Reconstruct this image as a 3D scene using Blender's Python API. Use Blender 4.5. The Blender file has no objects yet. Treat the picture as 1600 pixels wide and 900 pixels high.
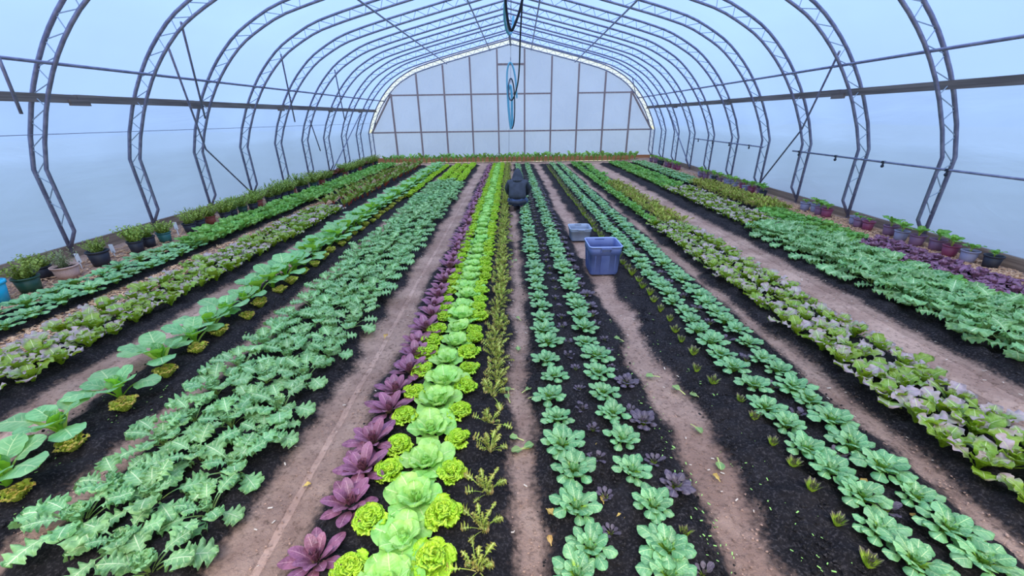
import bpy, bmesh, math, random
import numpy as np
from mathutils import Matrix, Vector, Quaternion

random.seed(7)
RNG = np.random.default_rng(11)
SC = bpy.context.scene
COL = SC.collection
PI = math.pi

# ------------------------------------------------------------------ camera
FPX, PITCH, YAW, ROLL = 626.15, 0.4033, -0.0017, -0.0136
cam_d = bpy.data.cameras.new('camera'); cam = bpy.data.objects.new('camera', cam_d); COL.objects.link(cam)
cam_d.sensor_width = 36.0; cam_d.lens = FPX / 1600 * 36.0; cam_d.clip_start = 0.05; cam_d.clip_end = 500
_f = Vector((math.sin(YAW) * math.cos(PITCH), math.cos(YAW) * math.cos(PITCH), -math.sin(PITCH)))
_r0 = Vector((math.cos(YAW), -math.sin(YAW), 0)); _u0 = _r0.cross(_f)
_r = _r0 * math.cos(ROLL) + _u0 * math.sin(ROLL); _u = -_r0 * math.sin(ROLL) + _u0 * math.cos(ROLL)
cam.matrix_world = Matrix(((_r.x, _u.x, -_f.x, 0.046), (_r.y, _u.y, -_f.y, 0.0), (_r.z, _u.z, -_f.z, 1.75), (0, 0, 0, 1)))
SC.camera = cam

# ------------------------------------------------------------------ sky: an even overcast
world = bpy.data.worlds.new('overcast_sky'); SC.world = world; world.use_nodes = True
_bg = world.node_tree.nodes['Background']
_bg.inputs['Color'].default_value = (0.88, 0.94, 1.0, 1); _bg.inputs['Strength'].default_value = 1.0
sun_d = bpy.data.lights.new('veiled_sun', 'SUN'); sun_d.energy = 4.6; sun_d.angle = math.radians(50); sun_d.color = (1.0, 0.97, 0.92)   # high sun behind thin cloud
sun = bpy.data.objects.new('veiled_sun', sun_d); COL.objects.link(sun); sun.location = (0, -8, 30); sun.rotation_euler = (math.radians(16), 0, 0)
SC.view_settings.view_transform = 'Standard'; SC.view_settings.look = 'None'
SC.view_settings.gamma = 1.0; SC.view_settings.use_curve_mapping = False
SC.view_settings.exposure = 0.75
SC.cycles.max_bounces = 10; SC.cycles.diffuse_bounces = 5; SC.cycles.transparent_max_bounces = 8

# ------------------------------------------------------------------ helpers
def lin(c):
    out = []
    for v in c[:3]:
        v = v / 255.0
        out.append(v / 12.92 if v <= 0.04045 else ((v + 0.055) / 1.055) ** 2.4)
    return tuple(out) + (1.0,)

def mesh_from(name, V, F, UV=None, mat=None, smooth=False):
    me = bpy.data.meshes.new(name)
    me.from_pydata([tuple(map(float, v)) for v in V], [], [tuple(map(int, f)) for f in F])
    if UV is not None:
        lay = me.uv_layers.new(name='UVMap')
        idx = np.empty(len(me.loops), np.int32); me.loops.foreach_get('vertex_index', idx)
        lay.data.foreach_set('uv', np.asarray(UV, np.float32)[idx].ravel())
    if smooth: me.polygons.foreach_set('use_smooth', [True] * len(me.polygons))
    if mat: me.materials.append(mat)
    me.update()
    return me

def add(name, me, parent=None, M=None):
    o = bpy.data.objects.new(name, me); COL.objects.link(o)
    if parent is not None: o.parent = parent
    if M is not None: o.matrix_basis = M
    return o

def tag(o, label=None, cat=None, group=None, kind=None):
    if label: o['label'] = label
    if cat: o['category'] = cat
    if group: o['group'] = group
    if kind: o['kind'] = kind
    return o

def empty(name, loc=(0, 0, 0), rz=0.0, s=1.0):
    o = bpy.data.objects.new(name, None); COL.objects.link(o)
    o.location = loc; o.rotation_euler = (0, 0, rz); o.scale = (s, s, s); o.empty_display_size = 0.05
    return o

def ordinal(n):
    return f"{n}{'th' if 10 <= n % 100 <= 20 else {1: 'st', 2: 'nd', 3: 'rd'}.get(n % 10, 'th')}"

class MB:
    """collects shapes into one mesh"""
    def __init__(s): s.V = []; s.F = []; s.n = 0
    def put(s, V, F):
        s.V.append(np.asarray(V, float).reshape(-1, 3)); s.F += [tuple(i + s.n for i in f) for f in F]; s.n += len(V)
    def box(s, c, d, M=None):
        c = np.array(c, float); d = np.array(d, float) / 2
        V = np.array([(x, y, z) for x in (-1, 1) for y in (-1, 1) for z in (-1, 1)]) * d + c
        if M is not None: V = (np.array(M)[:3, :3] @ V.T).T + np.array(M)[:3, 3]
        s.put(V, [(0, 1, 3, 2), (4, 6, 7, 5), (0, 4, 5, 1), (2, 3, 7, 6), (0, 2, 6, 4), (1, 5, 7, 3)])
    def tube(s, P, r, n=8, cap=True):
        P = [Vector(p) for p in P]; m = len(P); rr = r if hasattr(r, '__len__') else [r] * m
        T = [(P[min(i + 1, m - 1)] - P[max(i - 1, 0)]).normalized() for i in range(m)]
        a = Vector((0, 0, 1)) if abs(T[0].z) < 0.9 else Vector((1, 0, 0))
        N = (a - T[0] * a.dot(T[0])).normalized(); V = []
        for i in range(m):
            N = (N - T[i] * N.dot(T[i])).normalized(); B = T[i].cross(N)
            for k in range(n):
                t = 2 * PI * k / n
                V.append(P[i] + (N * math.cos(t) + B * math.sin(t)) * rr[i])
        F = [(i * n + k, i * n + (k + 1) % n, (i + 1) * n + (k + 1) % n, (i + 1) * n + k) for i in range(m - 1) for k in range(n)]
        if cap: F += [tuple(range(n - 1, -1, -1)), tuple(range((m - 1) * n, m * n))]
        s.put([tuple(v) for v in V], F)
    def rings(s, R, close_bottom=True, close_top=True):
        n = len(R[0]); V = np.concatenate([np.asarray(r, float) for r in R])
        F = [(i * n + k, i * n + (k + 1) % n, (i + 1) * n + (k + 1) % n, (i + 1) * n + k) for i in range(len(R) - 1) for k in range(n)]
        if close_bottom: F.append(tuple(range(n - 1, -1, -1)))
        if close_top: F.append(tuple(range((len(R) - 1) * n, len(R) * n)))
        s.put(V, F)
    def mesh(s, name, mat, smooth=False): return mesh_from(name, np.concatenate(s.V), s.F, None, mat, smooth)
    def build(s, name, mat, parent=None, smooth=False, M=None): return add(name, s.mesh(name, mat, smooth), parent, M)

def circle(r, z, n=24, cx=0, cy=0, sy=1.0):
    t = np.arange(n) * 2 * PI / n
    return np.stack([cx + r * np.cos(t), cy + r * sy * np.sin(t), np.full(n, z)], 1)

def rrect(w, d, z, rad, n=5):
    P = []
    for (sx, sy, a0) in ((1, 1, 0), (-1, 1, 90), (-1, -1, 180), (1, -1, 270)):
        for k in range(n):
            a = math.radians(a0 + 90 * k / (n - 1))
            P.append((sx * (w / 2 - rad) + rad * math.cos(a), sy * (d / 2 - rad) + rad * math.sin(a), z))
    return np.array(P)

def hash2(ix, iy, s):
    v = np.sin(ix * 127.1 + iy * 311.7 + s * 74.7) * 43758.5453
    return v - np.floor(v)
def noise2(x, y, s=0):
    ix, iy = np.floor(x), np.floor(y); fx, fy = x - ix, y - iy
    fx = fx * fx * (3 - 2 * fx); fy = fy * fy * (3 - 2 * fy)
    a, b = hash2(ix, iy, s), hash2(ix + 1, iy, s); c, d = hash2(ix, iy + 1, s), hash2(ix + 1, iy + 1, s)
    return (a * (1 - fx) + b * fx) * (1 - fy) + (c * (1 - fx) + d * fx) * fy - 0.5

def grid_mesh(name, xs, ys, Z, mat, smooth=True):
    X, Y = np.meshgrid(xs, ys, indexing='ij'); V = np.stack([X, Y, Z], -1).reshape(-1, 3)
    nx, ny = len(xs), len(ys)
    i = (np.arange(nx - 1)[:, None] * ny + np.arange(ny - 1)[None, :]).ravel()
    F = np.stack([i, i + ny, i + ny + 1, i + 1], 1)
    return mesh_from(name, V, F, None, mat, smooth)

# ------------------------------------------------------------------ materials
def newmat(name):
    m = bpy.data.materials.new(name); m.use_nodes = True; nt = m.node_tree
    for n in list(nt.nodes): nt.nodes.remove(n)
    out = nt.nodes.new('ShaderNodeOutputMaterial')
    return m, nt, out
def N(nt, t, **kw):
    n = nt.nodes.new(t)
    for k, v in kw.items():
        if k.startswith('i_'): n.inputs[k[2:].replace('_', ' ')].default_value = v
        else: setattr(n, k, v)
    return n
def mixc(nt, fac, a, b, mode='MIX'):
    n = nt.nodes.new('ShaderNodeMix'); n.data_type = 'RGBA'; n.blend_type = mode
    for sock, v in ((n.inputs[0], fac), (n.inputs[6], a), (n.inputs[7], b)):
        if hasattr(v, 'is_output'): nt.links.new(v, sock)
        else: sock.default_value = v
    return n.outputs[2]
def math_(nt, op, a, b=0.0, c=None, clamp=False):
    n = nt.nodes.new('ShaderNodeMath'); n.operation = op; n.use_clamp = clamp
    for i, v in enumerate((a, b) if c is None else (a, b, c)):
        if hasattr(v, 'is_output'): nt.links.new(v, n.inputs[i])
        else: n.inputs[i].default_value = v
    return n.outputs[0]
def ramp(nt, src, p0, p1):
    n = nt.nodes.new('ShaderNodeMapRange'); n.clamp = True; n.interpolation_type = 'SMOOTHSTEP'
    n.inputs[1].default_value = p0; n.inputs[2].default_value = p1
    nt.links.new(src, n.inputs[0]); return n.outputs[0]

def plain(name, c, rough=0.5, metal=0.0, c2=None, scale=8.0, bump=0.0, bscale=30.0, spec=0.5):
    m, nt, out = newmat(name)
    b = N(nt, 'ShaderNodeBsdfPrincipled'); b.inputs['Roughness'].default_value = rough
    b.inputs['Metallic'].default_value = metal; b.inputs['Specular IOR Level'].default_value = spec
    tc = N(nt, 'ShaderNodeTexCoord')
    if c2 is not None:
        nz = N(nt, 'ShaderNodeTexNoise'); nz.inputs['Scale'].default_value = scale; nz.inputs['Detail'].default_value = 5
        nt.links.new(tc.outputs['Object'], nz.inputs['Vector'])
        nt.links.new(mixc(nt, ramp(nt, nz.outputs['Fac'], 0.35, 0.65), lin(c), lin(c2)), b.inputs['Base Color'])
    else: b.inputs['Base Color'].default_value = lin(c)
    if bump > 0:
        nb = N(nt, 'ShaderNodeTexNoise'); nb.inputs['Scale'].default_value = bscale; nb.inputs['Detail'].default_value = 6
        nt.links.new(tc.outputs['Object'], nb.inputs['Vector'])
        bp = N(nt, 'ShaderNodeBump'); bp.inputs['Strength'].default_value = bump; bp.inputs['Distance'].default_value = 0.02
        nt.links.new(nb.outputs['Fac'], bp.inputs['Height']); nt.links.new(bp.outputs[0], b.inputs['Normal'])
    nt.links.new(b.outputs[0], out.inputs[0])
    return m

def wood(name, c1, c2, axis='Z'):
    m, nt, out = newmat(name)
    b = N(nt, 'ShaderNodeBsdfPrincipled'); b.inputs['Roughness'].default_value = 0.75
    tc = N(nt, 'ShaderNodeTexCoord'); mp = N(nt, 'ShaderNodeMapping')
    sc = {'X': (1.2, 30, 30), 'Y': (30, 1.2, 30), 'Z': (30, 30, 1.2)}[axis]; mp.inputs['Scale'].default_value = sc
    nz = N(nt, 'ShaderNodeTexNoise'); nz.inputs['Scale'].default_value = 1.0; nz.inputs['Detail'].default_value = 6
    nt.links.new(tc.outputs['Object'], mp.inputs[0]); nt.links.new(mp.outputs[0], nz.inputs['Vector'])
    nt.links.new(mixc(nt, ramp(nt, nz.outputs['Fac'], 0.3, 0.7), lin(c1), lin(c2)), b.inputs['Base Color'])
    nt.links.new(b.outputs[0], out.inputs[0]); return m

def soil(name, cs, scale, bump, bscale, rough=0.95, mix=None):
    """cs: three tones mixed by two noises"""
    m, nt, out = newmat(name)
    b = N(nt, 'ShaderNodeBsdfPrincipled'); b.inputs['Roughness'].default_value = rough; b.inputs['Specular IOR Level'].default_value = 0.15
    tc = N(nt, 'ShaderNodeTexCoord')
    n1 = N(nt, 'ShaderNodeTexNoise'); n1.inputs['Scale'].default_value = scale; n1.inputs['Detail'].default_value = 6; n1.inputs['Roughness'].default_value = 0.65
    n2 = N(nt, 'ShaderNodeTexNoise'); n2.inputs['Scale'].default_value = bscale; n2.inputs['Detail'].default_value = 8; n2.inputs['Roughness'].default_value = 0.7
    for n in (n1, n2): nt.links.new(tc.outputs['Object'], n.inputs['Vector'])
    c = mixc(nt, ramp(nt, n1.outputs['Fac'], 0.35, 0.65), lin(cs[0]), lin(cs[1]))
    c = mixc(nt, ramp(nt, n2.outputs['Fac'], 0.48, 0.72), c, lin(cs[2]))
    if mix is not None:      # compost trodden into the path soil along the bed's edge
        at = N(nt, 'ShaderNodeAttribute'); at.attribute_name = 'cover'
        n3 = N(nt, 'ShaderNodeTexNoise'); n3.inputs['Scale'].default_value = 38; n3.inputs['Detail'].default_value = 6; nt.links.new(tc.outputs['Object'], n3.inputs['Vector'])
        p1 = N(nt, 'ShaderNodeTexNoise'); p1.inputs['Scale'].default_value = 2.2; p1.inputs['Detail'].default_value = 6; p1.inputs['Roughness'].default_value = 0.65; nt.links.new(tc.outputs['Object'], p1.inputs['Vector'])
        p2 = N(nt, 'ShaderNodeTexNoise'); p2.inputs['Scale'].default_value = 34; p2.inputs['Detail'].default_value = 8; p2.inputs['Roughness'].default_value = 0.7; nt.links.new(tc.outputs['Object'], p2.inputs['Vector'])
        cp = mixc(nt, ramp(nt, p1.outputs['Fac'], 0.35, 0.65), lin(mix[0]), lin(mix[1])); cp = mixc(nt, ramp(nt, p2.outputs['Fac'], 0.48, 0.72), cp, lin(mix[2]))
        k = math_(nt, 'ADD', at.outputs['Fac'], math_(nt, 'MULTIPLY', math_(nt, 'SUBTRACT', n3.outputs['Fac'], 0.5), math_(nt, 'MULTIPLY', math_(nt, 'MULTIPLY', at.outputs['Fac'], 6.0, clamp=True), 0.75)))
        c = mixc(nt, ramp(nt, k, 0.10, 0.72), cp, c)
    nt.links.new(c, b.inputs['Base Color'])
    bp = N(nt, 'ShaderNodeBump'); bp.inputs['Strength'].default_value = bump; bp.inputs['Distance'].default_value = 0.02
    nt.links.new(n2.outputs['Fac'], bp.inputs['Height']); nt.links.new(bp.outputs[0], b.inputs['Normal'])
    nt.links.new(b.outputs[0], out.inputs[0]); return m

def film(name, tint, diff, clear=0.10, through=None, wr=(0.7, 2.2, 5.0), strength=0.25, refl=0.25):
    """milky greenhouse plastic: light is scattered through it, a little passes straight"""
    m, nt, out = newmat(name)
    tc = N(nt, 'ShaderNodeTexCoord'); mp = N(nt, 'ShaderNodeMapping'); mp.inputs['Scale'].default_value = wr; mp.inputs['Rotation'].default_value = (0.35, 0.2, 0.3)
    nz = N(nt, 'ShaderNodeTexNoise'); nz.inputs['Scale'].default_value = 1.0; nz.inputs['Detail'].default_value = 5; nz.inputs['Distortion'].default_value = 1.2
    nt.links.new(tc.outputs['Object'], mp.inputs[0]); nt.links.new(mp.outputs[0], nz.inputs['Vector'])
    bp = N(nt, 'ShaderNodeBump'); bp.inputs['Strength'].default_value = strength; bp.inputs['Distance'].default_value = 0.12
    nt.links.new(nz.outputs['Fac'], bp.inputs['Height'])
    n2 = N(nt, 'ShaderNodeTexNoise'); n2.inputs['Scale'].default_value = 0.55; n2.inputs['Detail'].default_value = 3
    nt.links.new(tc.outputs['Object'], n2.inputs['Vector'])
    tcol = mixc(nt, ramp(nt, n2.outputs['Fac'], 0.3, 0.7), tint, tuple(min(1, v * 0.90) for v in tint[:3]) + (1,))
    tr = N(nt, 'ShaderNodeBsdfTranslucent'); nt.links.new(tcol, tr.inputs['Color']); nt.links.new(bp.outputs[0], tr.inputs['Normal'])
    df = N(nt, 'ShaderNodeBsdfDiffuse'); df.inputs['Color'].default_value = diff; nt.links.new(bp.outputs[0], df.inputs['Normal'])
    tp = N(nt, 'ShaderNodeBsdfTransparent'); tp.inputs['Color'].default_value = through or tint
    gl = N(nt, 'ShaderNodeBsdfGlossy'); gl.inputs['Roughness'].default_value = 0.35; nt.links.new(bp.outputs[0], gl.inputs['Normal'])
    m1 = N(nt, 'ShaderNodeMixShader'); m1.inputs[0].default_value = refl; nt.links.new(tr.outputs[0], m1.inputs[1]); nt.links.new(df.outputs[0], m1.inputs[2])
    m2 = N(nt, 'ShaderNodeMixShader'); m2.inputs[0].default_value = clear; nt.links.new(m1.outputs[0], m2.inputs[1]); nt.links.new(tp.outputs[0], m2.inputs[2])
    m3 = N(nt, 'ShaderNodeMixShader'); m3.inputs[0].default_value = 0.05; nt.links.new(m2.outputs[0], m3.inputs[1]); nt.links.new(gl.outputs[0], m3.inputs[2])
    nt.links.new(m3.outputs[0], out.inputs[0]); return m

def glin(c):
    v = lin(c); return (min(1, v[0] * 1.10), v[1], v[2] * 0.68, 1)
def leafmat(name, base, base2, vein=None, vw=0.05, sv=0.35, root=None, rootv=(0.2, 0.5), edge=None, edgev=(0.35, 0.9), rough=0.42, trans=0.22, var=0.28, spec=0.4, nscale=14.0, under=None, ervar=0.0, pucker=0.7):
    """leaf colours along the leaf's own length (v) and width (u): root colour, blade, edge, veins"""
    m, nt, out = newmat(name)
    uv = N(nt, 'ShaderNodeUVMap'); uv.uv_map = 'UVMap'
    sp = N(nt, 'ShaderNodeSeparateXYZ'); nt.links.new(uv.outputs[0], sp.inputs[0])
    tc = N(nt, 'ShaderNodeTexCoord'); oi = N(nt, 'ShaderNodeObjectInfo')
    ua = math_(nt, 'MULTIPLY', math_(nt, 'ABSOLUTE', math_(nt, 'SUBTRACT', sp.outputs[0], 0.5)), 2.0)
    nz = N(nt, 'ShaderNodeTexNoise'); nz.inputs['Scale'].default_value = nscale; nz.inputs['Detail'].default_value = 3
    nt.links.new(tc.outputs['Object'], nz.inputs['Vector'])
    c = mixc(nt, ramp(nt, nz.outputs['Fac'], 0.35, 0.65), glin(base), glin(base2))
    if edge is not None:
        e = math_(nt, 'ADD', sp.outputs[1], math_(nt, 'MULTIPLY', ua, 0.25))
        e = math_(nt, 'ADD', e, math_(nt, 'MULTIPLY', math_(nt, 'SUBTRACT', nz.outputs['Fac'], 0.5), 1.0))
        e = math_(nt, 'ADD', e, math_(nt, 'MULTIPLY', math_(nt, 'SUBTRACT', oi.outputs['Random'], 0.5), ervar))
        c = mixc(nt, ramp(nt, e, *edgev), c, glin(edge))
    if vein is not None:
        mid = ramp(nt, ua, vw, vw * 0.4)
        w = math_(nt, 'SINE', math_(nt, 'MULTIPLY', math_(nt, 'SUBTRACT', sp.outputs[1], math_(nt, 'MULTIPLY', ua, 0.16)), 62.0))
        side = math_(nt, 'MULTIPLY', math_(nt, 'MULTIPLY', ramp(nt, w, 0.88, 1.0), sv), ramp(nt, ua, 1.0, 0.3))
        c = mixc(nt, math_(nt, 'MAXIMUM', math_(nt, 'MULTIPLY', mid, 0.85), side), c, glin(vein))
    if root is not None: c = mixc(nt, ramp(nt, sp.outputs[1], rootv[1], rootv[0]), c, glin(root))
    if under is not None:
        ge = N(nt, 'ShaderNodeNewGeometry'); c = mixc(nt, ge.outputs['Backfacing'], c, glin(under))      # leaves are another colour underneath
    hs = N(nt, 'ShaderNodeHueSaturation')
    nt.links.new(math_(nt, 'ADD', math_(nt, 'MULTIPLY', oi.outputs['Random'], var), 1.0 - var / 2), hs.inputs['Value'])
    h2 = math_(nt, 'FRACT', math_(nt, 'MULTIPLY', oi.outputs['Random'], 7.31))
    nt.links.new(math_(nt, 'ADD', math_(nt, 'MULTIPLY', h2, 0.024), 0.488), hs.inputs['Hue'])
    nt.links.new(c, hs.inputs['Color'])
    b = N(nt, 'ShaderNodeBsdfPrincipled'); b.inputs['Roughness'].default_value = rough; b.inputs['Specular IOR Level'].default_value = spec
    nt.links.new(hs.outputs[0], b.inputs['Base Color'])
    nb = N(nt, 'ShaderNodeTexNoise'); nb.inputs['Scale'].default_value = 55; nb.inputs['Detail'].default_value = 3; nt.links.new(tc.outputs['Object'], nb.inputs['Vector'])
    bp = N(nt, 'ShaderNodeBump'); bp.inputs['Strength'].default_value = pucker; bp.inputs['Distance'].default_value = 0.006     # puckered leaf surface
    nt.links.new(nb.outputs['Fac'], bp.inputs['Height']); nt.links.new(bp.outputs[0], b.inputs['Normal'])
    t = N(nt, 'ShaderNodeBsdfTranslucent'); nt.links.new(mixc(nt, 0.35, hs.outputs[0], (0.55, 0.75, 0.08, 1), 'MIX'), t.inputs['Color'])
    mx = N(nt, 'ShaderNodeMixShader'); mx.inputs[0].default_value = trans
    nt.links.new(b.outputs[0], mx.inputs[1]); nt.links.new(t.outputs[0], mx.inputs[2]); nt.links.new(mx.outputs[0], out.inputs[0])
    return m

M = {}
M['film_roof'] = film('film_roof', (0.15, 0.27, 0.66, 1), (0.35, 0.5, 0.8, 1), clear=0.46, through=(0.42, 0.52, 0.70, 1), wr=(0.5, 0.5, 0.5), strength=0.10, refl=0.12)
M['film_side'] = film('film_side', (0.20, 0.30, 0.52, 1), (0.30, 0.42, 0.70, 1), clear=0.16, wr=(0.6, 0.5, 1.6), strength=0.14, refl=0.12)
M['film_end'] = film('film_end', (0.29, 0.38, 0.60, 1), (0.42, 0.52, 0.75, 1), clear=0.10, wr=(2.2, 1.0, 1.6), strength=0.4, refl=0.12)
M['film_gap'] = film('film_gap', (0.95, 1.0, 0.98, 1), (0.9, 0.95, 0.95, 1), clear=0.8, through=(0.56, 0.60, 0.57, 1), strength=0.2, refl=0.05)  # mostly clear; its brightness is the outside sky seen through it
M['galv'] = plain('galvanised_steel', (110, 112, 136), 0.45, 0.35, (132, 134, 156), 12)
M['web'] = plain('bright_web_rod', (150, 168, 184), 0.45, 0.2)
M['dark_pipe'] = plain('dark_ridge_pipe', (70, 74, 92), 0.5, 0.3)
M['wood_grey'] = wood('weathered_board', (92, 84, 80), (126, 116, 110), 'Y')
M['wood_stud'] = wood('end_wall_timber', (132, 112, 110), (156, 136, 130), 'Z')
M['wood_base'] = wood('base_board', (124, 104, 88), (160, 138, 116), 'Y')
M['wood_bed'] = wood('planter_board', (176, 112, 70), (200, 140, 96), 'X')
M['path_tones'] = ((160, 126, 108), (196, 160, 138), (116, 90, 76))
M['path'] = soil('trodden_soil', M['path_tones'], 2.2, 0.6, 34)
M['compost'] = soil('black_compost', ((32, 29, 29), (50, 45, 44), (96, 88, 86)), 5.0, 1.0, 75)
M['bed'] = soil('compost_bed', ((30, 27, 28), (46, 41, 41), (92, 84, 83)), 5.0, 1.0, 70, mix=M['path_tones'])
M['outside'] = soil('outside_ground', ((176, 170, 140), (196, 190, 165), (150, 150, 118)), 0.6, 0.2, 8)
M['chips'] = plain('wood_chip', (184, 134, 98), 0.85, 0, (230, 188, 146), 60)
M['straw'] = plain('straw', (206, 186, 164), 0.8)

# ------------------------------------------------------------------ the house: measured arch section
PROF = [(5.97, 0.0), (5.97, 1.20), (5.82, 1.60), (5.575, 2.075), (5.27, 2.51), (4.973, 2.836), (4.639, 3.128), (4.283, 3.34), (3.851, 3.553), (3.366, 3.70), (2.859, 3.835), (1.77, 4.10), (0.0, 4.516)]
HY = [5.41 + 1.393 * k for k in range(10)]; YE = HY[-1]; YB = -0.9
def DX(y): return -0.18 + (y - 5.41) * 0.0215   # the arches stand slightly askew to the beds
def half_profile(off=0.0):
    """arch from the foot to the ridge on the +x side, offset inwards"""
    P = np.array(PROF, float); out = []
    for i in range(len(P)):
        a = P[max(i - 1, 0)]; b = P[min(i + 1, len(P) - 1)]
        t = b - a
        if i == len(P) - 1: t = P[i] - P[i - 1]
        t = t / np.hypot(*t); n = np.array([-t[1], t[0]])
        q = P[i] + n * off * -1 * -1
        if i == len(P) - 1: q = np.array([0.0, P[i][1] - off / abs(t[0])])
        if i <= 1: q = np.array([P[i][0] - off, P[i][1]])
        out.append(q)
    return np.array(out)
def prof_z(x, off=0.0):
    P = half_profile(off)[1:]; o = np.argsort(P[:, 0]); return np.interp(np.abs(x), P[o, 0], P[o, 1])

# floor and the outside ground
ys = np.concatenate([np.linspace(-4, 0.6, 12), np.geomspace(1.6, 19.0, 240) - 0.95])
ys = ys[ys < 17.95]; ys = np.append(ys, 17.95); ys = np.unique(np.round(ys, 4))
xs = np.linspace(-6.4, 6.3, 253)
X, Y = np.meshgrid(xs, ys, indexing='ij')
Z = 0.02 * noise2(X * 1.7, Y * 1.1, 1) + 0.016 * noise2(X * 7, Y * 6, 2) + 0.010 * noise2(X * 19, Y * 17, 3)
Z += 0.09 * np.clip((X - 4.95) / 0.4, 0, 1) - 0.012
fl = add('floor', grid_mesh('floor', xs, ys, Z, M['path'])); tag(fl, 'bare trodden brown soil floor of the greenhouse', kind='structure')
g = MB(); g.put([(-60, -60, -0.12), (60, -60, -0.12), (60, 80, -0.12), (-60, 80, -0.12)], [(0, 1, 2, 3)])
tag(g.build('ground', M['outside']), 'pale ground outside the plastic walls', kind='structure')

def film_strip(name, i0, i1, side, mat, label, off=-0.04, zlow=None):
    P = half_profile(off)[i0:i1]
    if zlow is not None: P[0] = (P[0][0], zlow)
    Q = [P[0]]
    for a, b in zip(P[:-1], P[1:]):
        for k in range(1, 4): Q.append(a + (b - a) * k / 3)
    Q = np.array(Q); Y = np.linspace(YB, YE + 0.12, 120)
    V = []
    for p in Q:
        sag = 0.012 * np.cos((Y - HY[0]) / 1.393 * 2 * PI)
        V.append(np.stack([DX(Y) + side * (p[0] + sag * 0.5 + 0.01 * noise2(Y * 1.3, np.full_like(Y, p[1] * 2.0), 5)), Y, p[1] + sag], 1))
    V = np.concatenate(V); n = len(Y)
    F = [(i * n + k, i * n + k + 1, (i + 1) * n + k + 1, (i + 1) * n + k) for i in range(len(Q) - 1) for k in range(n - 1)]
    o = add(name, mesh_from(name, V, F, None, mat, True)); tag(o, label, kind='structure'); return o
film_strip('wall_left', 0, 4, -1, M['film_side'], 'bluish plastic film side wall behind the herb pots', zlow=0.08)
film_strip('wall_right', 0, 4, 1, M['film_side'], 'bluish plastic film side wall behind the strawberry pots', zlow=0.1)
film_strip('roof_left', 3, 13, -1, M['film_roof'], 'milky plastic film roof slope on the herb pot side')
film_strip('roof_right', 3, 13, 1, M['film_roof'], 'milky plastic film roof slope on the strawberry pot side')

def end_film(name, y, label, mat):
    xs = np.linspace(-6.0, 6.0, 97); T = np.linspace(0, 1, 40); V = []
    for x in xs:
        zt = prof_z(np.array([x]), 0.17)[0] if abs(x) < 5.80 else 1.2
        V.append(np.stack([np.full(40, x + DX(y)), y + 0.02 * noise2(np.full(40, x * 1.9), T * 9, 8) + 0.015 * noise2(np.full(40, x * 5.0) + T * 6, T * 5, 9), 0.02 + T * (zt - 0.02)], 1))
    V = np.concatenate(V)
    F = [(i * 40 + k, (i + 1) * 40 + k, (i + 1) * 40 + k + 1, i * 40 + k + 1) for i in range(96) for k in range(39)]
    return tag(add(name, mesh_from(name, V, F, None, mat, True)), label, kind='structure')
end_film('wall_far', YE + 0.10, 'translucent plastic film end wall behind timber studs', M['film_end'])

for side, nm in ((-1, 'left'), (1, 'right')):
    b = MB(); b.box((side * 6.0 + DX(0), (YB + YE) / 2, 0.09 if side > 0 else 0.05), (0.05, YE - YB, 0.24)); b.V[0][:, 0] += 0.0215 * b.V[0][:, 1]
    tag(b.build('baseboard_' + nm, M['wood_base']), 'weathered wooden baseboard under the plastic side wall', kind='structure')
    # hip board along the wall, in lengths with splice blocks
    hb = empty('hip_board', (side * 5.55, 0, 2.04))
    tag(hb, 'long weathered hip board along the ' + ('herb pot side wall' if side < 0 else 'strawberry pot side wall'), 'board')
    yb = [2.6, 5.9, 8.0, 10.8, 13.6, 16.1, YE] if side < 0 else [2.6, 7.2, 11.0, 14.6, YE]
    for k in range(len(yb) - 1):
        q = MB(); q.box((0, (yb[k] + yb[k + 1]) / 2, 0.004 * (k % 2)), (0.045, yb[k + 1] - yb[k] - 0.006, 0.10)); q.V[0][:, 0] += DX(q.V[0][:, 1]); q.build('board', M['wood_grey'], hb)
    for k in range(1, len(yb) - 1):
        q = MB(); q.box((-side * 0.03 + DX(yb[k]), yb[k], -0.045), (0.04, 0.26, 0.075)); q.build('splice_block', M['wood_grey'], hb)

# ---- steel truss arches
rod_mesh = MB(); rod_mesh.tube([(0, 0, 0), (0, 0, 1)], 1.0, 6); rod_me = rod_mesh.mesh('web_rod', M['web'], True)
def smooth_poly(P, it=2):
    P = [np.array(p, float) for p in P]
    for _ in range(it):
        Q = [P[0], P[1]]                       # keep the knee sharp
        for a, b in zip(P[1:-1], P[2:]):
            Q += [a * 0.75 + b * 0.25, a * 0.25 + b * 0.75]
        Q.append(P[-1]); Q2 = [Q[0], Q[1]] + Q[2:]
        P = Q2
    return P
def chord(off, foot):
    H = half_profile(off); H[0] = foot
    if off > 0.05: H = np.vstack([[foot], [H[1][0], 0.38], H[1:]])
    k = 1 if off < 0.05 else 2
    S = list(H[:k]) + smooth_poly(H[k:], 1)
    L = [(-p[0], 0, p[1]) for p in S]; R = [(p[0], 0, p[1]) for p in S[-2::-1]]
    return L + R
OUT, INN = chord(0.0, (5.97, 0.02)), chord(0.165, (5.95, 0.16))
def along(P, d):
    P = [Vector(p) for p in P]; acc = [0]
    for a, b in zip(P[:-1], P[1:]): acc.append(acc[-1] + (b - a).length)
    return P, acc
def pt(P, acc, s):
    s = max(0, min(acc[-1], s)); i = min(int(np.searchsorted(acc, s, side='right')) - 1, len(P) - 2)
    return P[i].lerp(P[i + 1], (s - acc[i]) / max(1e-9, acc[i + 1] - acc[i]))
mo = MB(); mo.tube(OUT, 0.024, 8); mo = mo.mesh('outer_chord', M['galv'], True)
mi = MB(); mi.tube(INN, 0.022, 8); mi = mi.mesh('inner_chord', M['galv'], True)
Po, Ao = along(OUT, 0); Pi_, Ai = along(INN, 0)
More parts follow.
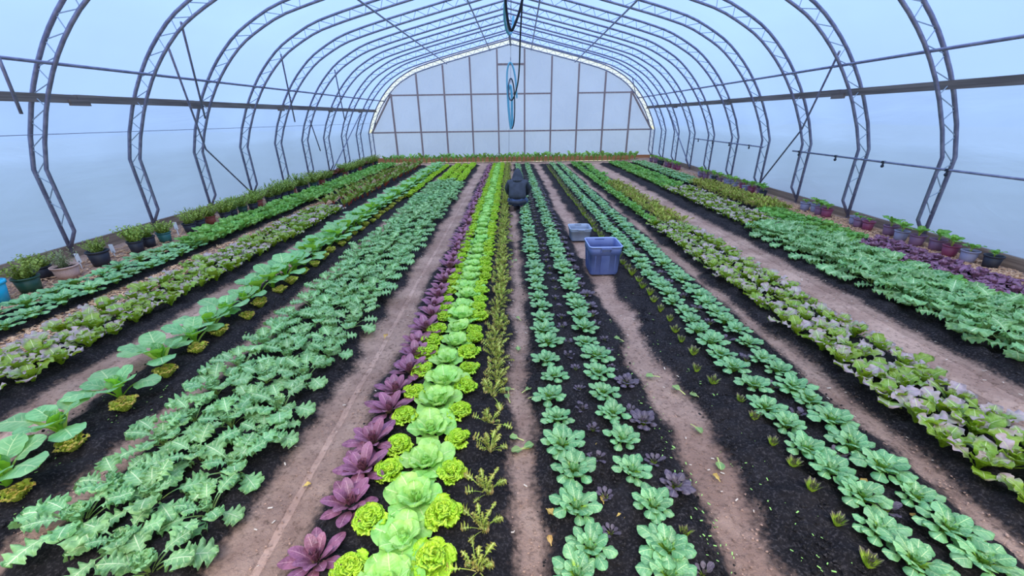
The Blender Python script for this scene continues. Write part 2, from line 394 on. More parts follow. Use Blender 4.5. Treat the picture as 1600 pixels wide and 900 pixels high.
webs = []; nseg = 46
for k in range(nseg):
    a = pt(Po, Ao, Ao[-1] * (0.024 + 0.952 * k / nseg)); b = pt(Pi_, Ai, Ai[-1] * (0.024 + 0.952 * (k + 0.5) / nseg)); c = pt(Po, Ao, Ao[-1] * (0.024 + 0.952 * (k + 1) / nseg))
    webs += [(a, b), (b, c)]
rod_M = []
for a, b in webs:
    d = b - a; q = Vector((0, 0, 1)).rotation_difference(d.normalized())
    rod_M.append(Matrix.LocRotScale(a, q, Vector((0.0065, 0.0065, d.length))))
for n, y in enumerate(HY):
    r = empty('truss_arch', (DX(y), y, 0))
    tag(r, f'galvanised steel truss arch, {ordinal(n + 1)} from the front' + (', framing the timber end wall' if n == 9 else ''), 'arch', 'steel truss arches of the greenhouse')
    add('outer_chord', mo, r); add('inner_chord', mi, r)
    for Mx in rod_M: add('web_rod', rod_me, r, Mx)

def bar(name, a, b, r, mat, label, cat, group=None, skew=True):
    if skew: a = (a[0] + DX(a[1]), a[1], a[2]); b = (b[0] + DX(b[1]), b[1], b[2])
    q = MB(); q.tube([a, b], r, 8); o = q.build(name, mat, None, True); tag(o, label, cat, group); return o
PUR = [(5.17, 2.40, 'low on the arch shoulder'), (2.52, 3.70, 'halfway up the roof slope'), (0.80, 4.13, 'just beside the ridge')]
for side, sn in ((-1, 'herb pot'), (1, 'strawberry pot')):
    for (x, z, w) in PUR:
        bar('purlin', (side * x, YB + 0.2, z), (side * x, YE, z), 0.019, M['galv'], f'thin steel purlin {w}, {sn} side', 'purlin', 'steel purlins tying the arches')
bar('ridge_purlin', (0, YB + 0.2, 4.31), (0, YE, 4.31), 0.036, M['dark_pipe'], 'dark steel ridge pipe under the roof peak', 'purlin')
# diagonal wind braces (from arch to arch)
braces = [
    ([(-4.95, 6.80, 2.73), (-5.85, 8.20, 1.25), (-5.98, 9.55, 0.1)], 'long dark wind brace from the 2nd arch to the ground, herb pot wall'),
    ([(-4.66, 6.80, 3.06), (-5.62, 8.10, 1.80)], 'short wind brace high between 2nd and 3rd arch, herb pot wall'),
    ([(-5.24, 4.78, 2.68), (-5.37, 4.86, 1.85)], 'loose brace end beside the first arch, herb pot wall'),
    ([(-4.71, 9.59, 3.01), (-5.40, 10.98, 1.71)], 'short wind brace hung from the 4th arch, herb pot wall'),
    ([(-5.66, 12.38, 1.74), (-5.85, 13.1, 0.86)], 'stub of wind brace by the 6th arch, herb pot wall'),
    ([(-4.72, 12.38, 2.99), (-5.20, 13.77, 1.74)], 'short wind brace hung from the 6th arch, herb pot wall'),
    ([(-5.51, 16.2, 1.92), (-5.85, 13.5, 0.08)], 'wind brace leaning away to the last arches, herb pot wall'),
    ([(4.92, 6.80, 2.58), (5.60, 8.20, 1.46), (5.78, 9.50, 0.2)], 'long dark wind brace from the 2nd arch to the ground, strawberry pot wall'),
    ([(5.62, 15.4, 1.9), (5.80, 13.4, 0.2)], 'wind brace crossing behind the 7th arch, strawberry pot wall'),
    ([(4.55, 16.6, 3.05), (5.1, 17.85, 2.5)], 'short steel brace between the last two arches, strawberry pot wall'),
]
for pts, lab in braces:
    q = MB(); q.tube(pts, 0.016, 8)
    tag(q.build('wind_brace', M['galv'], None, True), lab, 'brace', 'diagonal wind braces')

# ---- end wall timber frame
ew = empty('end_wall_frame', (DX(YE), YE + 0.02, 0)); tag(ew, 'timber stud frame of the far end wall', 'frame', kind='structure')
SX = [0.0 + (i - 4.5) * 1.08 for i in range(10)]
for i, x in enumerate(SX):
    zt = prof_z(np.array([x]), 0.2)[0]; q = MB(); q.box((x, 0, zt / 2), (0.06, 0.075, zt)); q.build('stud', M['wood_stud'], ew)
q = MB(); q.box((0, -0.005, 1.21), (11.7, 0.06, 0.055)); q.build('rail', M['wood_stud'], ew)
for a, b in ((SX[0], SX[6]), (SX[7], SX[9])):
    q = MB(); q.box(((a + b) / 2, -0.005, 2.61), (b - a, 0.06, 0.055)); q.build('rail', M['wood_stud'], ew)
q = MB(); q.box(((SX[4] + SX[5]) / 2, -0.005, 3.66), (SX[5] - SX[4], 0.06, 0.07)); q.build('rail', M['wood_stud'], ew)
for side in (-1, 1):
    q = MB(); x1 = SX[0] if side < 0 else SX[9]; q.tube([(side * 5.82, -0.01, 1.22), (x1, -0.01, 2.66)], 0.035, 6); q.build('corner_brace', M['wood_stud'], ew)
q = MB(); q.box((0, -0.03, 0.10), (11.8, 0.05, 0.20)); q.build('bottom_board', M['wood_bed'], ew)
# near-clear strip standing for the gap at the last arch where bright sky shows
fb = MB(); P0 = half_profile(-0.02); P1 = half_profile(0.17)
for sgn in (-1, 1):
    V = []
    for a, b in zip(P0[1:], P1[1:]): V += [(sgn * a[0] + DX(YE), YE + 0.05, a[1]), (sgn * b[0] + DX(YE), YE - 0.02 , b[1])]
    fb.put(V, [(2 * i, 2 * i + 1, 2 * i + 3, 2 * i + 2) for i in range(len(P0) - 2)])
tag(fb.build('trim_1', M['film_gap']), 'near-clear strip along the far arch where bright sky shows through', kind='structure')

# ------------------------------------------------------------------ beds of black compost
YS = np.concatenate([np.linspace(0.2, 0.8, 6), np.geomspace(1.0, 17.6, 260) - 0.15]); YS = YS[YS < 16.9]
def bed(x0, x1, y0, y1, h, label, mat='compost', name='bed_ground'):
    ys = YS[(YS >= y0) & (YS <= y1)]; w = x1 - x0; xs = np.linspace(x0 - 0.22, x1 + 0.22, int((w + 0.44) / 0.022))
    X, Y = np.meshgrid(xs, ys, indexing='ij'); s = x0 * 3.7
    e = np.abs(X - (x0 + x1) / 2) - w / 2 + 0.10 * noise2(X * 2 + s, Y * 2.6, 21) + 0.07 * noise2(X * 9, Y * 9, 22)
    k = np.clip((0.07 - e) / 0.16, 0, 1); k = k * k * (3 - 2 * k)
    k *= np.clip((ys - y0) / 0.1, 0, 1)[None, :] * np.clip((y1 - ys) / 0.15, 0, 1)[None, :]
    cover = np.clip((0.11 - e) / 0.16, 0, 1)
    edge = np.clip((np.minimum(X - xs[0], xs[-1] - X)) / 0.05, 0, 1)
    base = 0.09 * np.clip((X - 4.95) / 0.4, 0, 1) - 0.012 + 0.02 * noise2(X * 1.7, Y * 1.1, 1) + 0.016 * noise2(X * 7, Y * 6, 2) + 0.010 * noise2(X * 19, Y * 17, 3)
    Z = base - 0.006 + 0.012 * edge - 0.03 * (1 - edge) + (h + 0.01) * k + k * (0.034 * noise2(X * 6, Y * 6, 23) + 0.034 * noise2(X * 17, Y * 17, 24) + 0.022 * noise2(X * 41, Y * 41, 25))
    me = grid_mesh(name, xs, ys, Z, M['bed']); at = me.attributes.new('cover', 'FLOAT', 'POINT'); at.data.foreach_set('value', cover.ravel().astype(np.float32))
    o = add(name, me); tag(o, label, kind='structure'); return o
BEDS = [(-5.0, -4.44, 'herb wall bed of black compost under teal tatsoi'), (-4.0, -3.28, 'black compost bed under red mustard by the herb pots'),
        (-2.80, -2.30, 'black compost bed under the big pak choi'), (-2.05, -1.25, 'black compost bed under the kale'),
        (-0.86, 0.0, 'black compost bed under lettuce and purple pak choi'), (0.17, 0.93, 'black compost bed between the worker path and the bins'),
        (1.22, 2.12, 'black compost bed of tatsoi past the bins'), (2.30, 3.0, 'black compost bed under red mustard past the tatsoi'),
        (3.58, 4.62, 'black compost bed under tall kale near the strawberry pots'), (4.66, 5.16, 'black compost bed under purple lettuce by the strawberry pots')]
for x0, x1, lab in BEDS: bed(x0, x1, 0.3, 16.7, 0.035, lab)

# crumbs of soil, wood chips, scraps
def scatter(name, n, area, size, mat, kind_label, seed, zfun=None, flat=0.5, shape='clod'):
    r = np.random.default_rng(seed); V = []; F = []
    base = np.array([(1, 0, 0), (-1, 0, 0), (0, 1, 0), (0, -1, 0), (0, 0, 1), (0, 0, -1)], float) if shape == 'clod' else np.array([(x, y, z) for x in (-1, 1) for y in (-.35, .35) for z in (-.12, .12)], float)
    fc = [(0, 2, 4), (2, 1, 4), (1, 3, 4), (3, 0, 4), (2, 0, 5), (1, 2, 5), (3, 1, 5), (0, 3, 5)] if shape == 'clod' else [(0, 1, 3, 2), (4, 6, 7, 5), (0, 4, 5, 1), (2, 3, 7, 6), (0, 2, 6, 4), (1, 5, 7, 3)]
    k = len(base)
    for i in range(n):
        x0, x1, y0, y1 = area[r.integers(len(area))]
        x = r.uniform(x0, x1); y = y0 + (y1 - y0) * r.random() ** 1.6; s = size * r.uniform(0.4, 1.0) ** 1.5
        a = r.uniform(0, 2 * PI); ca, sa = math.cos(a), math.sin(a); B = base * s * r.uniform(0.7, 1.3, base.shape) if shape == 'clod' else base * s
        tz = r.uniform(-0.35, 0.35)
        B = np.stack([B[:, 0] * ca - B[:, 1] * sa, B[:, 0] * sa + B[:, 1] * ca, (B[:, 2] * flat if shape == 'clod' else B[:, 2]) + B[:, 0] * tz], 1)
        z = zfun(x) if zfun else 0.0
        V.append(B + (x, y, z)); F += [tuple(j + i * k for j in f) for f in fc]
    o = add(name, mesh_from(name, np.concatenate(V), F, None, mat)); tag(o, kind_label, kind='stuff'); return o
bedz = lambda x: 0.03 + 0.09 * max(0, min(1, (x - 4.95) / 0.4))
scatter('soil_crumbs', 13000, [(b[0] - 0.02, b[1] + 0.02, 0.9, 5.0) for b in BEDS[2:9]] + [(0.2, 0.9, 0.95, 3.5), (1.25, 2.1, 0.95, 3.5)] * 4, 0.012, M['compost'], 'dark crumbs of compost over the beds', 3, bedz, 0.7)
pathz = lambda x: 0.0 + 0.09 * max(0, min(1, (x - 4.95) / 0.4))
scatter('path_crumbs', 3500, [(-1.22, -0.9, 0.9, 7), (0.0, 0.17, 0.9, 7), (0.95, 1.2, 0.9, 7), (2.12, 2.35, 1.0, 6), (3.0, 3.45, 1.8, 7), (-2.35, -2.1, 1.2, 6), (-3.3, -2.85, 1.5, 6)], 0.008, M['path'], 'small lumps of dry soil on the paths', 4, pathz, 0.7)
scatter('wood_chip_litter', 6500, [(-4.46, -3.98, 2.4, 10), (-5.9, -4.95, 3.4, 11)], 0.03, M['chips'], 'orange brown wood chips strewn along the herb pots', 5, lambda x: 0.008, 1, 'chip')
scatter('wood_chip_litter', 6000, [(5.16, 5.70, 3.2, 14), (5.16, 5.70, 3.2, 8)], 0.028, M['chips'], 'orange brown wood chips strewn along the strawberry pots', 6, lambda x: 0.095, 1, 'chip')
scatter('straw_litter', 300, [(-1.25, -0.85, 0.9, 7), (0.0, 0.25, 0.9, 8), (0.95, 1.25, 0.9, 8), (2.05, 2.4, 1, 6), (3.3, 3.7, 2, 6.5), (3.3, 3.6, 2, 6.5), (-0.1, 0.1, 0.9, 4)], 0.011, M['straw'], 'pale scraps of straw and stem on the paths', 8, lambda x: 0.008, 1, 'chip')
M['sprout'] = plain('sprout_green', (150, 196, 96), 0.6)
scatter('seedling_litter', 330, [(1.18, 1.45, 0.95, 5), (0.84, 0.98, 0.95, 3), (-2.9, -2.3, 1.3, 3.5)], 0.008, M['sprout'], 'tiny pale green weed sprouts along bed edges', 9, lambda x: 0.035, 1, 'chip')
# ------------------------------------------------------------------ leaves and plants
def leaf_data(L, W, tp=0.4, pw=0.006, e0=60, e1=5, cup=0.25, ruf=0.0, rf=3.0, lob=0.0, ln=4, peak=0.55, tip=0.55, nx=6, ny=9, seed=0, pcup=0.5, teeth=0.0, bend=1.0):
    """one leaf from its foot at the origin out along +x: stalk, then blade; returns verts, faces, uv"""
    r = np.random.default_rng(seed); ph = r.uniform(0, 6.28, 4)
    n_p = max(1, int(round(ny * tp * 0.6))); n_b = ny - n_p; kk = np.linspace(0, 1, n_b + 1); sb = 0.25 * kk + 0.75 * (1 - np.cos(PI * kk)) / 2 if teeth == 0 else 0.7 * kk + 0.3 * (1 - np.cos(PI * kk)) / 2
    t = np.concatenate([np.linspace(0, tp, n_p + 1)[:-1], tp + (1 - tp) * sb]); s = np.clip((t - tp) / (1 - tp), 0, 1)
    a = math.log(0.5) / math.log(peak); w = (W / 2) * np.power(np.clip(np.sin(PI * np.power(s, a)), 0, 1), tip)
    hw = np.maximum(w, pw * (1.15 - 0.5 * t)); hw[-1] = max(w[-1], W * 0.02)
    el = np.radians(e0 + (e1 - e0) * t ** 1.2); d = L * np.diff(t)
    cx = np.concatenate([[0], np.cumsum(np.cos(el[:-1]) * d)]); cz = np.concatenate([[0], np.cumsum(np.sin(el[:-1]) * d)])
    bend = 0.06 * bend * L * math.sin(ph[3]) * t ** 2
    U = np.linspace(-1, 1, nx + 1); V = []; UV = []
    for i in range(ny + 1):
        isb = 1.0 if s[i] > 0 else 0.0
        for u in U:
            au = abs(u); sg = 0.0 if u < 0 else 1.7
            m = 1.0
            if lob > 0 and isb:
                m = 1 - lob * (0.5 + 0.5 * math.cos(2 * PI * ln * s[i] + sg + ph[0])) ** 2 * au ** 1.5
            if teeth > 0 and isb and au > 0.7: m *= 1 + teeth * (1 if (i % 2) else -1)
            y = u * hw[i] * m * (1 - 0.12 * cup * au)
            n = (cup if isb else pcup) * hw[i] * u * u * 0.9
            if ruf > 0 and isb:
                n += ruf * hw[i] * au ** 1.6 * math.sin(2 * PI * rf * s[i] + ph[1] + sg) + 0.35 * ruf * hw[i] * au * math.sin(2 * PI * rf * 1.9 * s[i] + ph[2] - 2 * u)
                n += ruf * 0.30 * W * (s[i] ** 3) * math.sin(rf * 2.2 * u + ph[0])
            if teeth > 0 and isb and au > 0.7: n += teeth * 0.5 * hw[i] * (1 if ((i // 2) % 2) else -1)
            V.append((cx[i] - math.sin(el[i]) * n, y + bend[i], cz[i] + math.cos(el[i]) * n)); UV.append((u * 0.5 + 0.5, t[i]))
    k = nx + 1
    F = [(i * k + j, (i + 1) * k + j, (i + 1) * k + j + 1, i * k + j + 1) for i in range(ny) for j in range(nx)]
    return np.array(V), F, np.array(UV)

class Kind:
    """a crop: a few leaf shapes, a few ways to set them round the stem; near plants get every leaf as a part"""
    def __init__(s, name, part, mat, shapes, sets, lod=(0.5, 0.5), smooth=True):
        s.name, s.part, s.mat, s.smooth = name, part, mat, smooth
        s.near = []; s.raw = []; s.low = []
        for i, kw in enumerate(shapes):
            V, F, UV = leaf_data(**kw, seed=i + 1); s.raw.append((V, F, UV)); s.near.append(mesh_from(part, V, F, UV, mat, smooth))
            k2 = dict(kw); k2['teeth'] = 0; k2['nx'] = max(2, int(kw.get('nx', 6) * 0.4)); k2['ny'] = max(3, int(kw.get('ny', 9) * 0.45)); s.low.append(leaf_data(**k2, seed=i + 1))
        s.sets = sets; s.joined = [s.join(st, s.raw) for st in sets]
        s.lowj = [s.concat(st[::1], s.low) for st in sets]
    def concat(s, st, src):
        V, F, U, n = [], [], [], 0
        for (li, Mx) in st:
            v, f, u = src[li]; A = np.array(Mx); V.append(v @ A[:3, :3].T + A[:3, 3]); F += [tuple(i + n for i in q) for q in f]; U.append(u); n += len(v)
        return np.concatenate(V), F, np.concatenate(U)
    def join(s, st, src):
        V, F, U = s.concat(st, src); return mesh_from(s.name, V, F, U, s.mat, s.smooth)

def rosette(n, shapes, tilt=(0, 40), sc=(1.0, 0.5), rad=(0.006, 0.0), seed=0, pick=None, jit=8, pw=1.0):
    """n leaves, golden angle; outer first: tilt raises inner leaves"""
    r = random.Random(seed); out = []; a0 = r.uniform(0, 6.28)
    for i in range(n):
        k = (i / max(1, n - 1)) ** pw
        az = a0 + i * 2.39996 + math.radians(r.uniform(-jit, jit)); ti = tilt[0] + (tilt[1] - tilt[0]) * k + r.uniform(-jit, jit) * 0.8
        s = (sc[0] + (sc[1] - sc[0]) * k) * r.uniform(0.88, 1.12); ra = rad[0] + (rad[1] - rad[0]) * k
        Mx = Matrix.Rotation(az, 4, 'Z') @ Matrix.Translation((ra, 0, 0)) @ Matrix.Rotation(-math.radians(ti), 4, 'Y') @ Matrix.Scale(s, 4)
        li = pick(k, r) if pick else r.randrange(len(shapes)); out.append((li, Mx))
    return out

L_ = leafmat
M['tatsoi'] = L_('tatsoi_leaf', (128, 186, 142), (78, 138, 98), (206, 232, 186), 0.06, 0.5, root=(150, 196, 74), rootv=(0.35, 0.60), rough=0.32, spec=0.55, under=(120, 172, 84), var=0.34)
M['tatsoi_dark'] = L_('purple_tatsoi_leaf', (104, 92, 124), (78, 66, 92), (164, 152, 170), 0.05, 0.2, root=(134, 160, 66), rootv=(0.25, 0.55), rough=0.4)
M['stub'] = L_('cut_tatsoi_leaf', (86, 92, 62), (70, 74, 60), (190, 200, 130), 0.2, 0.0, root=(170, 206, 74), rootv=(0.35, 0.85), edge=(84, 74, 90), edgev=(0.8, 1.1), rough=0.5)
M['purple'] = L_('purple_pak_choi_leaf', (142, 90, 132), (108, 62, 98), (206, 164, 196), 0.04, 0.22, root=(150, 130, 100), rootv=(0.1, 0.30), rough=0.36, trans=0.08)
M['purplelet'] = L_('purple_lettuce_leaf', (150, 108, 160), (118, 80, 124), (196, 160, 196), 0.05, 0.2, rough=0.36, trans=0.08)
M['frilly'] = L_('frilly_lettuce_leaf', (204, 246, 84), (184, 236, 64), (214, 244, 120), 0.05, 0, root=(214, 226, 130), rootv=(0.05, 0.25), rough=0.5, trans=0.3, var=0.16)
M['pale'] = L_('pale_cabbage_leaf', (172, 224, 140), (146, 208, 116), (222, 240, 190), 0.05, 0.4, root=(200, 226, 130), rootv=(0.05, 0.3), rough=0.45, var=0.16)
M['mizuna'] = L_('mizuna_leaf', (164, 192, 84), (138, 168, 70), (206, 214, 140), 0.25, 0.0, root=(220, 214, 160), rootv=(0.1, 0.45), edge=(150, 128, 86), edgev=(0.8, 1.25), rough=0.6)
M['mustard'] = L_('red_mustard_leaf', (136, 172, 58), (108, 148, 44), (204, 220, 180), 0.05, 0.25, edge=(176, 158, 188), edgev=(0.68, 1.12), rough=0.34, spec=0.5, trans=0.25, under=(126, 162, 40), ervar=0.7)
M['kale'] = L_('kale_leaf', (140, 192, 148), (98, 154, 108), (222, 240, 216), 0.045, 0.5, root=(158, 186, 120), rootv=(0.2, 0.45), rough=0.45, spec=0.4)
M['pak'] = L_('pak_choi_leaf', (138, 196, 150), (114, 178, 128), (206, 232, 190), 0.05, 0.6, root=(170, 208, 96), rootv=(0.3, 0.55), rough=0.36, spec=0.5, trans=0.3, under=(140, 206, 70))
M['olive'] = L_('cut_lettuce_leaf', (200, 220, 104), (168, 188, 78), (184, 186, 90), 0.1, 0.0, edge=(176, 150, 78), edgev=(0.95, 1.3), rough=0.6, trans=0.2)
M['green'] = L_('green_lettuce_leaf', (124, 184, 106), (98, 158, 86), (180, 216, 140), 0.09, 0.2, rough=0.45, trans=0.25)
M['chard'] = L_('chard_leaf', (112, 158, 66), (92, 138, 58), (190, 90, 80), 0.14, 0.12, root=(170, 56, 66), rootv=(0.25, 0.5), edge=(128, 70, 62), edgev=(0.9, 1.3), rough=0.42)
M['redlet'] = L_('red_lettuce_leaf', (112, 42, 46), (84, 30, 40), (150, 80, 76), 0.08, 0.1, rough=0.42)
M['herb'] = L_('herb_needle', (152, 178, 92), (120, 150, 76), None, rough=0.6, trans=0.15)
M['strawb'] = L_('strawberry_leaf', (120, 184, 82), (96, 160, 66), (186, 214, 140), 0.08, 0.35, root=(170, 190, 90), rootv=(0.3, 0.5), rough=0.45)

K = {}
outer_inner = lambda n: (lambda k, r: 0 if k < 0.3 else (1 if k < 0.7 else 2)) if n == 3 else None
T_SH = [dict(L=.115, W=.046, tp=.54, pw=.005, e0=60, e1=-26, cup=-.45, ruf=.14, rf=2, peak=.50, tip=.5, nx=6, ny=11), dict(L=.112, W=.047, tp=.54, pw=.005, e0=70, e1=-4, cup=-.3, ruf=.14, rf=2, peak=.50, tip=.5, nx=6, ny=11), dict(L=.090, W=.040, tp=.50, pw=.005, e0=80, e1=30, cup=.4, ruf=.12, rf=2, peak=.52, tip=.5, nx=6, ny=11)]
K['tatsoi'] = Kind('tatsoi', 'leaf', M['tatsoi'], T_SH, [rosette(30, T_SH, (0, 16), (1.18, .58), (.008, .001), sd, outer_inner(3)) for sd in range(5)])
K['tatsoi_dark'] = Kind('purple_tatsoi', 'leaf', M['tatsoi_dark'], T_SH, [rosette(22, T_SH, (2, 16), (1.05, .6), (.007, .001), sd, outer_inner(3)) for sd in (11, 12)])
S_SH = [dict(L=.062, W=.024, tp=.5, pw=.003, e0=62, e1=15, cup=.1, ruf=.15, nx=4, ny=9), dict(L=.052, W=.020, tp=.5, pw=.003, e0=76, e1=45, cup=.3, ruf=.2, nx=4, ny=9)]
K['small_dark'] = Kind('purple_seedling', 'leaf', M['tatsoi_dark'], S_SH, [rosette(14, S_SH, (-5, 15), (1.0, .6), (.004, .001), sd, lambda k, r: 0 if k < .55 else 1, jit=14) for sd in (21, 22, 23)])
C_SH = [dict(L=.06, W=.020, tp=.05, pw=.007, e0=62, e1=48, cup=.3, ruf=.25, peak=.7, tip=.35, nx=4, ny=5), dict(L=.055, W=.016, tp=.05, pw=.007, e0=74, e1=68, cup=.3, ruf=.25, peak=.7, tip=.35, nx=4, ny=5)]
K['stub'] = Kind('cut_tatsoi', 'leaf', M['stub'], C_SH, [rosette(16, C_SH, (0, 10), (1.0, .8), (.006, .001), sd, lambda k, r: 0 if k < .5 else 1, jit=8) for sd in (31, 32, 33)])
P_SH = [dict(L=.165, W=.064, tp=.24, pw=.008, e0=42, e1=-4, cup=-.10, ruf=.05, rf=2, peak=.56, tip=.58, nx=6, ny=11), dict(L=.155, W=.062, tp=.24, pw=.008, e0=56, e1=12, cup=.12, ruf=.05, rf=2, peak=.56, tip=.58, nx=6, ny=11), dict(L=.115, W=.056, tp=.22, pw=.007, e0=76, e1=48, cup=.4, peak=.56, tip=.58, nx=6, ny=11)]
K['purple'] = Kind('purple_pak_choi', 'leaf', M['purple'], P_SH, [rosette(21, P_SH, (-6, 20), (1.05, .72), (.008, .001), sd, outer_inner(3)) for sd in (41, 42, 43, 44)])
F_SH = [dict(L=.10, W=.072, tp=.06, pw=.011, e0=40, e1=26, cup=.12, ruf=.34, rf=6.2, lob=.22, ln=8, peak=.76, tip=.40, nx=12, ny=30, teeth=.08), dict(L=.10, W=.066, tp=.06, pw=.011, e0=58, e1=48, cup=.15, ruf=.36, rf=6.6, lob=.22, ln=8, peak=.78, tip=.40, nx=12, ny=30, teeth=.08), dict(L=.095, W=.06, tp=.06, pw=.011, e0=78, e1=72, cup=.2, ruf=.40, rf=6.4, lob=.22, ln=8, peak=.78, tip=.40, nx=12, ny=30, teeth=.08)]
K['frilly'] = Kind('frilly_lettuce', 'leaf', M['frilly'], F_SH, [rosette(27, F_SH, (0, 8), (1.0, .95), (.006, .001), sd, outer_inner(3), jit=14) for sd in (51, 52, 53, 54)])
N_SH = [dict(L=.155, W=.13, tp=.10, pw=.016, e0=36, e1=-6, cup=.12, ruf=.20, rf=2.4, peak=.6, tip=.5, nx=8, ny=10), dict(L=.145, W=.125, tp=.10, pw=.016, e0=54, e1=14, cup=.28, ruf=.22, rf=2.6, peak=.6, tip=.5, nx=8, ny=10), dict(L=.105, W=.085, tp=.08, pw=.012, e0=74, e1=48, cup=.6, ruf=.22, rf=2.4, peak=.6, tip=.5, nx=8, ny=10)]
K['pale'] = Kind('pale_cabbage', 'leaf', M['pale'], N_SH, [rosette(16, N_SH, (-4, 18), (1.1, .7), (.008, .001), sd, outer_inner(3)) for sd in (61, 62, 63, 64)])
Z_SH = [dict(L=.13, W=.042, tp=.55, pw=.0026, e0=70, e1=18, cup=.3, ruf=.8, rf=4, lob=.6, ln=3.5, peak=.66, tip=.6, nx=4, ny=26, teeth=.3, bend=5), dict(L=.12, W=.036, tp=.52, pw=.0026, e0=82, e1=48, cup=.3, ruf=.8, rf=4, lob=.6, ln=3.5, peak=.66, tip=.6, nx=4, ny=26, teeth=.3, bend=-5), dict(L=.14, W=.022, tp=.6, pw=.0026, e0=66, e1=40, cup=.3, ruf=.8, rf=4, lob=.6, ln=3.5, peak=.66, tip=.6, nx=4, ny=26, teeth=.3, bend=4)]
K['mizuna'] = Kind('mizuna', 'leaf', M['mizuna'], Z_SH, [rosette(17, Z_SH, (-20, 10), (1.1, .65), (.006, .001), sd, None, jit=26) for sd in (71, 72, 73)])
G_SH = [dict(L=.18, W=.115, tp=.14, pw=.007, e0=62, e1=2, cup=.08, ruf=.22, rf=3.4, lob=.22, ln=4.5, peak=.70, tip=.5, nx=9, ny=20), dict(L=.17, W=.105, tp=.14, pw=.007, e0=76, e1=10, cup=.15, ruf=.24, rf=3.2, lob=.22, ln=4.5, peak=.72, tip=.5, nx=9, ny=20), dict(L=.13, W=.075, tp=.13, pw=.006, e0=84, e1=40, cup=.3, ruf=.24, rf=3.2, lob=.2, ln=4, peak=.72, tip=.5, nx=9, ny=18)]
K['mustard'] = Kind('red_mustard', 'leaf', M['mustard'], G_SH, [rosette(10, G_SH, (-4, 14), (1.0, .75), (.008, .001), sd, outer_inner(3), jit=14) for sd in (81, 82, 83, 84, 85)])
A_SH = [dict(L=.26, W=.140, tp=.46, pw=.005, e0=60, e1=-14, cup=.0, ruf=.26, rf=4.4, lob=.46, ln=3.6, peak=.60, tip=.48, nx=12, ny=38, teeth=.045), dict(L=.27, W=.142, tp=.50, pw=.005, e0=76, e1=-4, cup=.05, ruf=.28, rf=4.6, lob=.46, ln=3.6, peak=.60, tip=.48, nx=12, ny=38, teeth=.045), dict(L=.18, W=.115, tp=.40, pw=.005, e0=84, e1=34, cup=.2, ruf=.28, rf=4.2, lob=.42, ln=3.4, peak=.60, tip=.48, nx=12, ny=34, teeth=.045)]
K['kale'] = Kind('kale', 'leaf', M['kale'], A_SH, [rosette(15, A_SH, (-18, 14), (1.05, .62), (.008, .001), sd, outer_inner(3), jit=14) for sd in (91, 92, 93, 94, 95)])
B_SH = [dict(L=.27, W=.15, tp=.46, pw=.012, e0=64, e1=-16, cup=-.05, ruf=.08, rf=2, peak=.5, tip=.5, nx=8, ny=14), dict(L=.28, W=.155, tp=.48, pw=.012, e0=80, e1=4, cup=.08, ruf=.09, rf=2, peak=.5, tip=.5, nx=8, ny=14), dict(L=.20, W=.11, tp=.42, pw=.010, e0=86, e1=50, cup=.3, ruf=.07, rf=2, peak=.52, tip=.5, nx=8, ny=14)]
K['pak'] = Kind('pak_choi', 'leaf', M['pak'], B_SH, [rosette(11, B_SH, (-4, 12), (1.0, .72), (.010, .002), sd, outer_inner(3), jit=12) for sd in (101, 102, 103, 104)])
O_SH = [dict(L=.092, W=.046, tp=.05, pw=.014, e0=46, e1=50, cup=.2, ruf=.36, rf=5, lob=.2, ln=6, peak=.78, tip=.40, nx=8, ny=22, teeth=.09), dict(L=.085, W=.044, tp=.05, pw=.013, e0=66, e1=66, cup=.2, ruf=.4, rf=5, lob=.2, ln=6, peak=.78, tip=.40, nx=8, ny=22, teeth=.09)]
K['olive'] = Kind('cut_lettuce', 'leaf', M['olive'], O_SH, [rosette(30, O_SH, (0, 22), (1.0, .95), (.008, .001), sd, lambda k, r: 0 if k < .5 else 1, jit=8) for sd in (111, 112, 113)])
E_SH = [dict(L=.17, W=.11, tp=.10, pw=.010, e0=50, e1=2, cup=.1, ruf=.3, rf=3, peak=.62, tip=.5, nx=6, ny=8), dict(L=.16, W=.10, tp=.10, pw=.010, e0=70, e1=24, cup=.25, ruf=.3, rf=3, peak=.62, tip=.5, nx=6, ny=8)]
K['green'] = Kind('green_lettuce', 'leaf', M['green'], E_SH, [rosette(11, E_SH, (0, 16), (1.0, .7), (.008, .001), sd, lambda k, r: 0 if k < .5 else 1, jit=12) for sd in (121, 122, 123)])
K['purplelet'] = Kind('purple_lettuce', 'leaf', M['purplelet'], E_SH, [rosette(12, E_SH, (-4, 14), (.95, .65), (.008, .001), sd, lambda k, r: 0 if k < .5 else 1, jit=12) for sd in (131, 132, 133)])
H_SH = [dict(L=.30, W=.10, tp=.42, pw=.008, e0=74, e1=24, cup=.1, ruf=.25, rf=3, peak=.5, tip=.6, nx=5, ny=9), dict(L=.26, W=.09, tp=.42, pw=.007, e0=84, e1=50, cup=.2, ruf=.25, rf=3, peak=.5, tip=.6, nx=5, ny=9)]
K['chard'] = Kind('chard', 'leaf', M['chard'], H_SH, [rosette(10, H_SH, (-6, 8), (1.0, .75), (.01, .002), sd, lambda k, r: 0 if k < .5 else 1, jit=12) for sd in (141, 142, 143)])
K['redlet'] = Kind('red_lettuce', 'leaf', M['redlet'], E_SH, [rosette(12, E_SH, (0, 16), (1.1, .7), (.008, .001), sd, lambda k, r: 0 if k < .5 else 1, jit=12) for sd in (151, 152)])
K['tall'] = Kind('young_brassica', 'leaf', M['green'], [dict(L=.24, W=.07, tp=.5, pw=.005, e0=82, e1=30, cup=.1, ruf=.1, nx=4, ny=7)], [rosette(7, [0], (-8, 8), (1.0, .7), (.005, .001), sd) for sd in (161, 162, 163)])

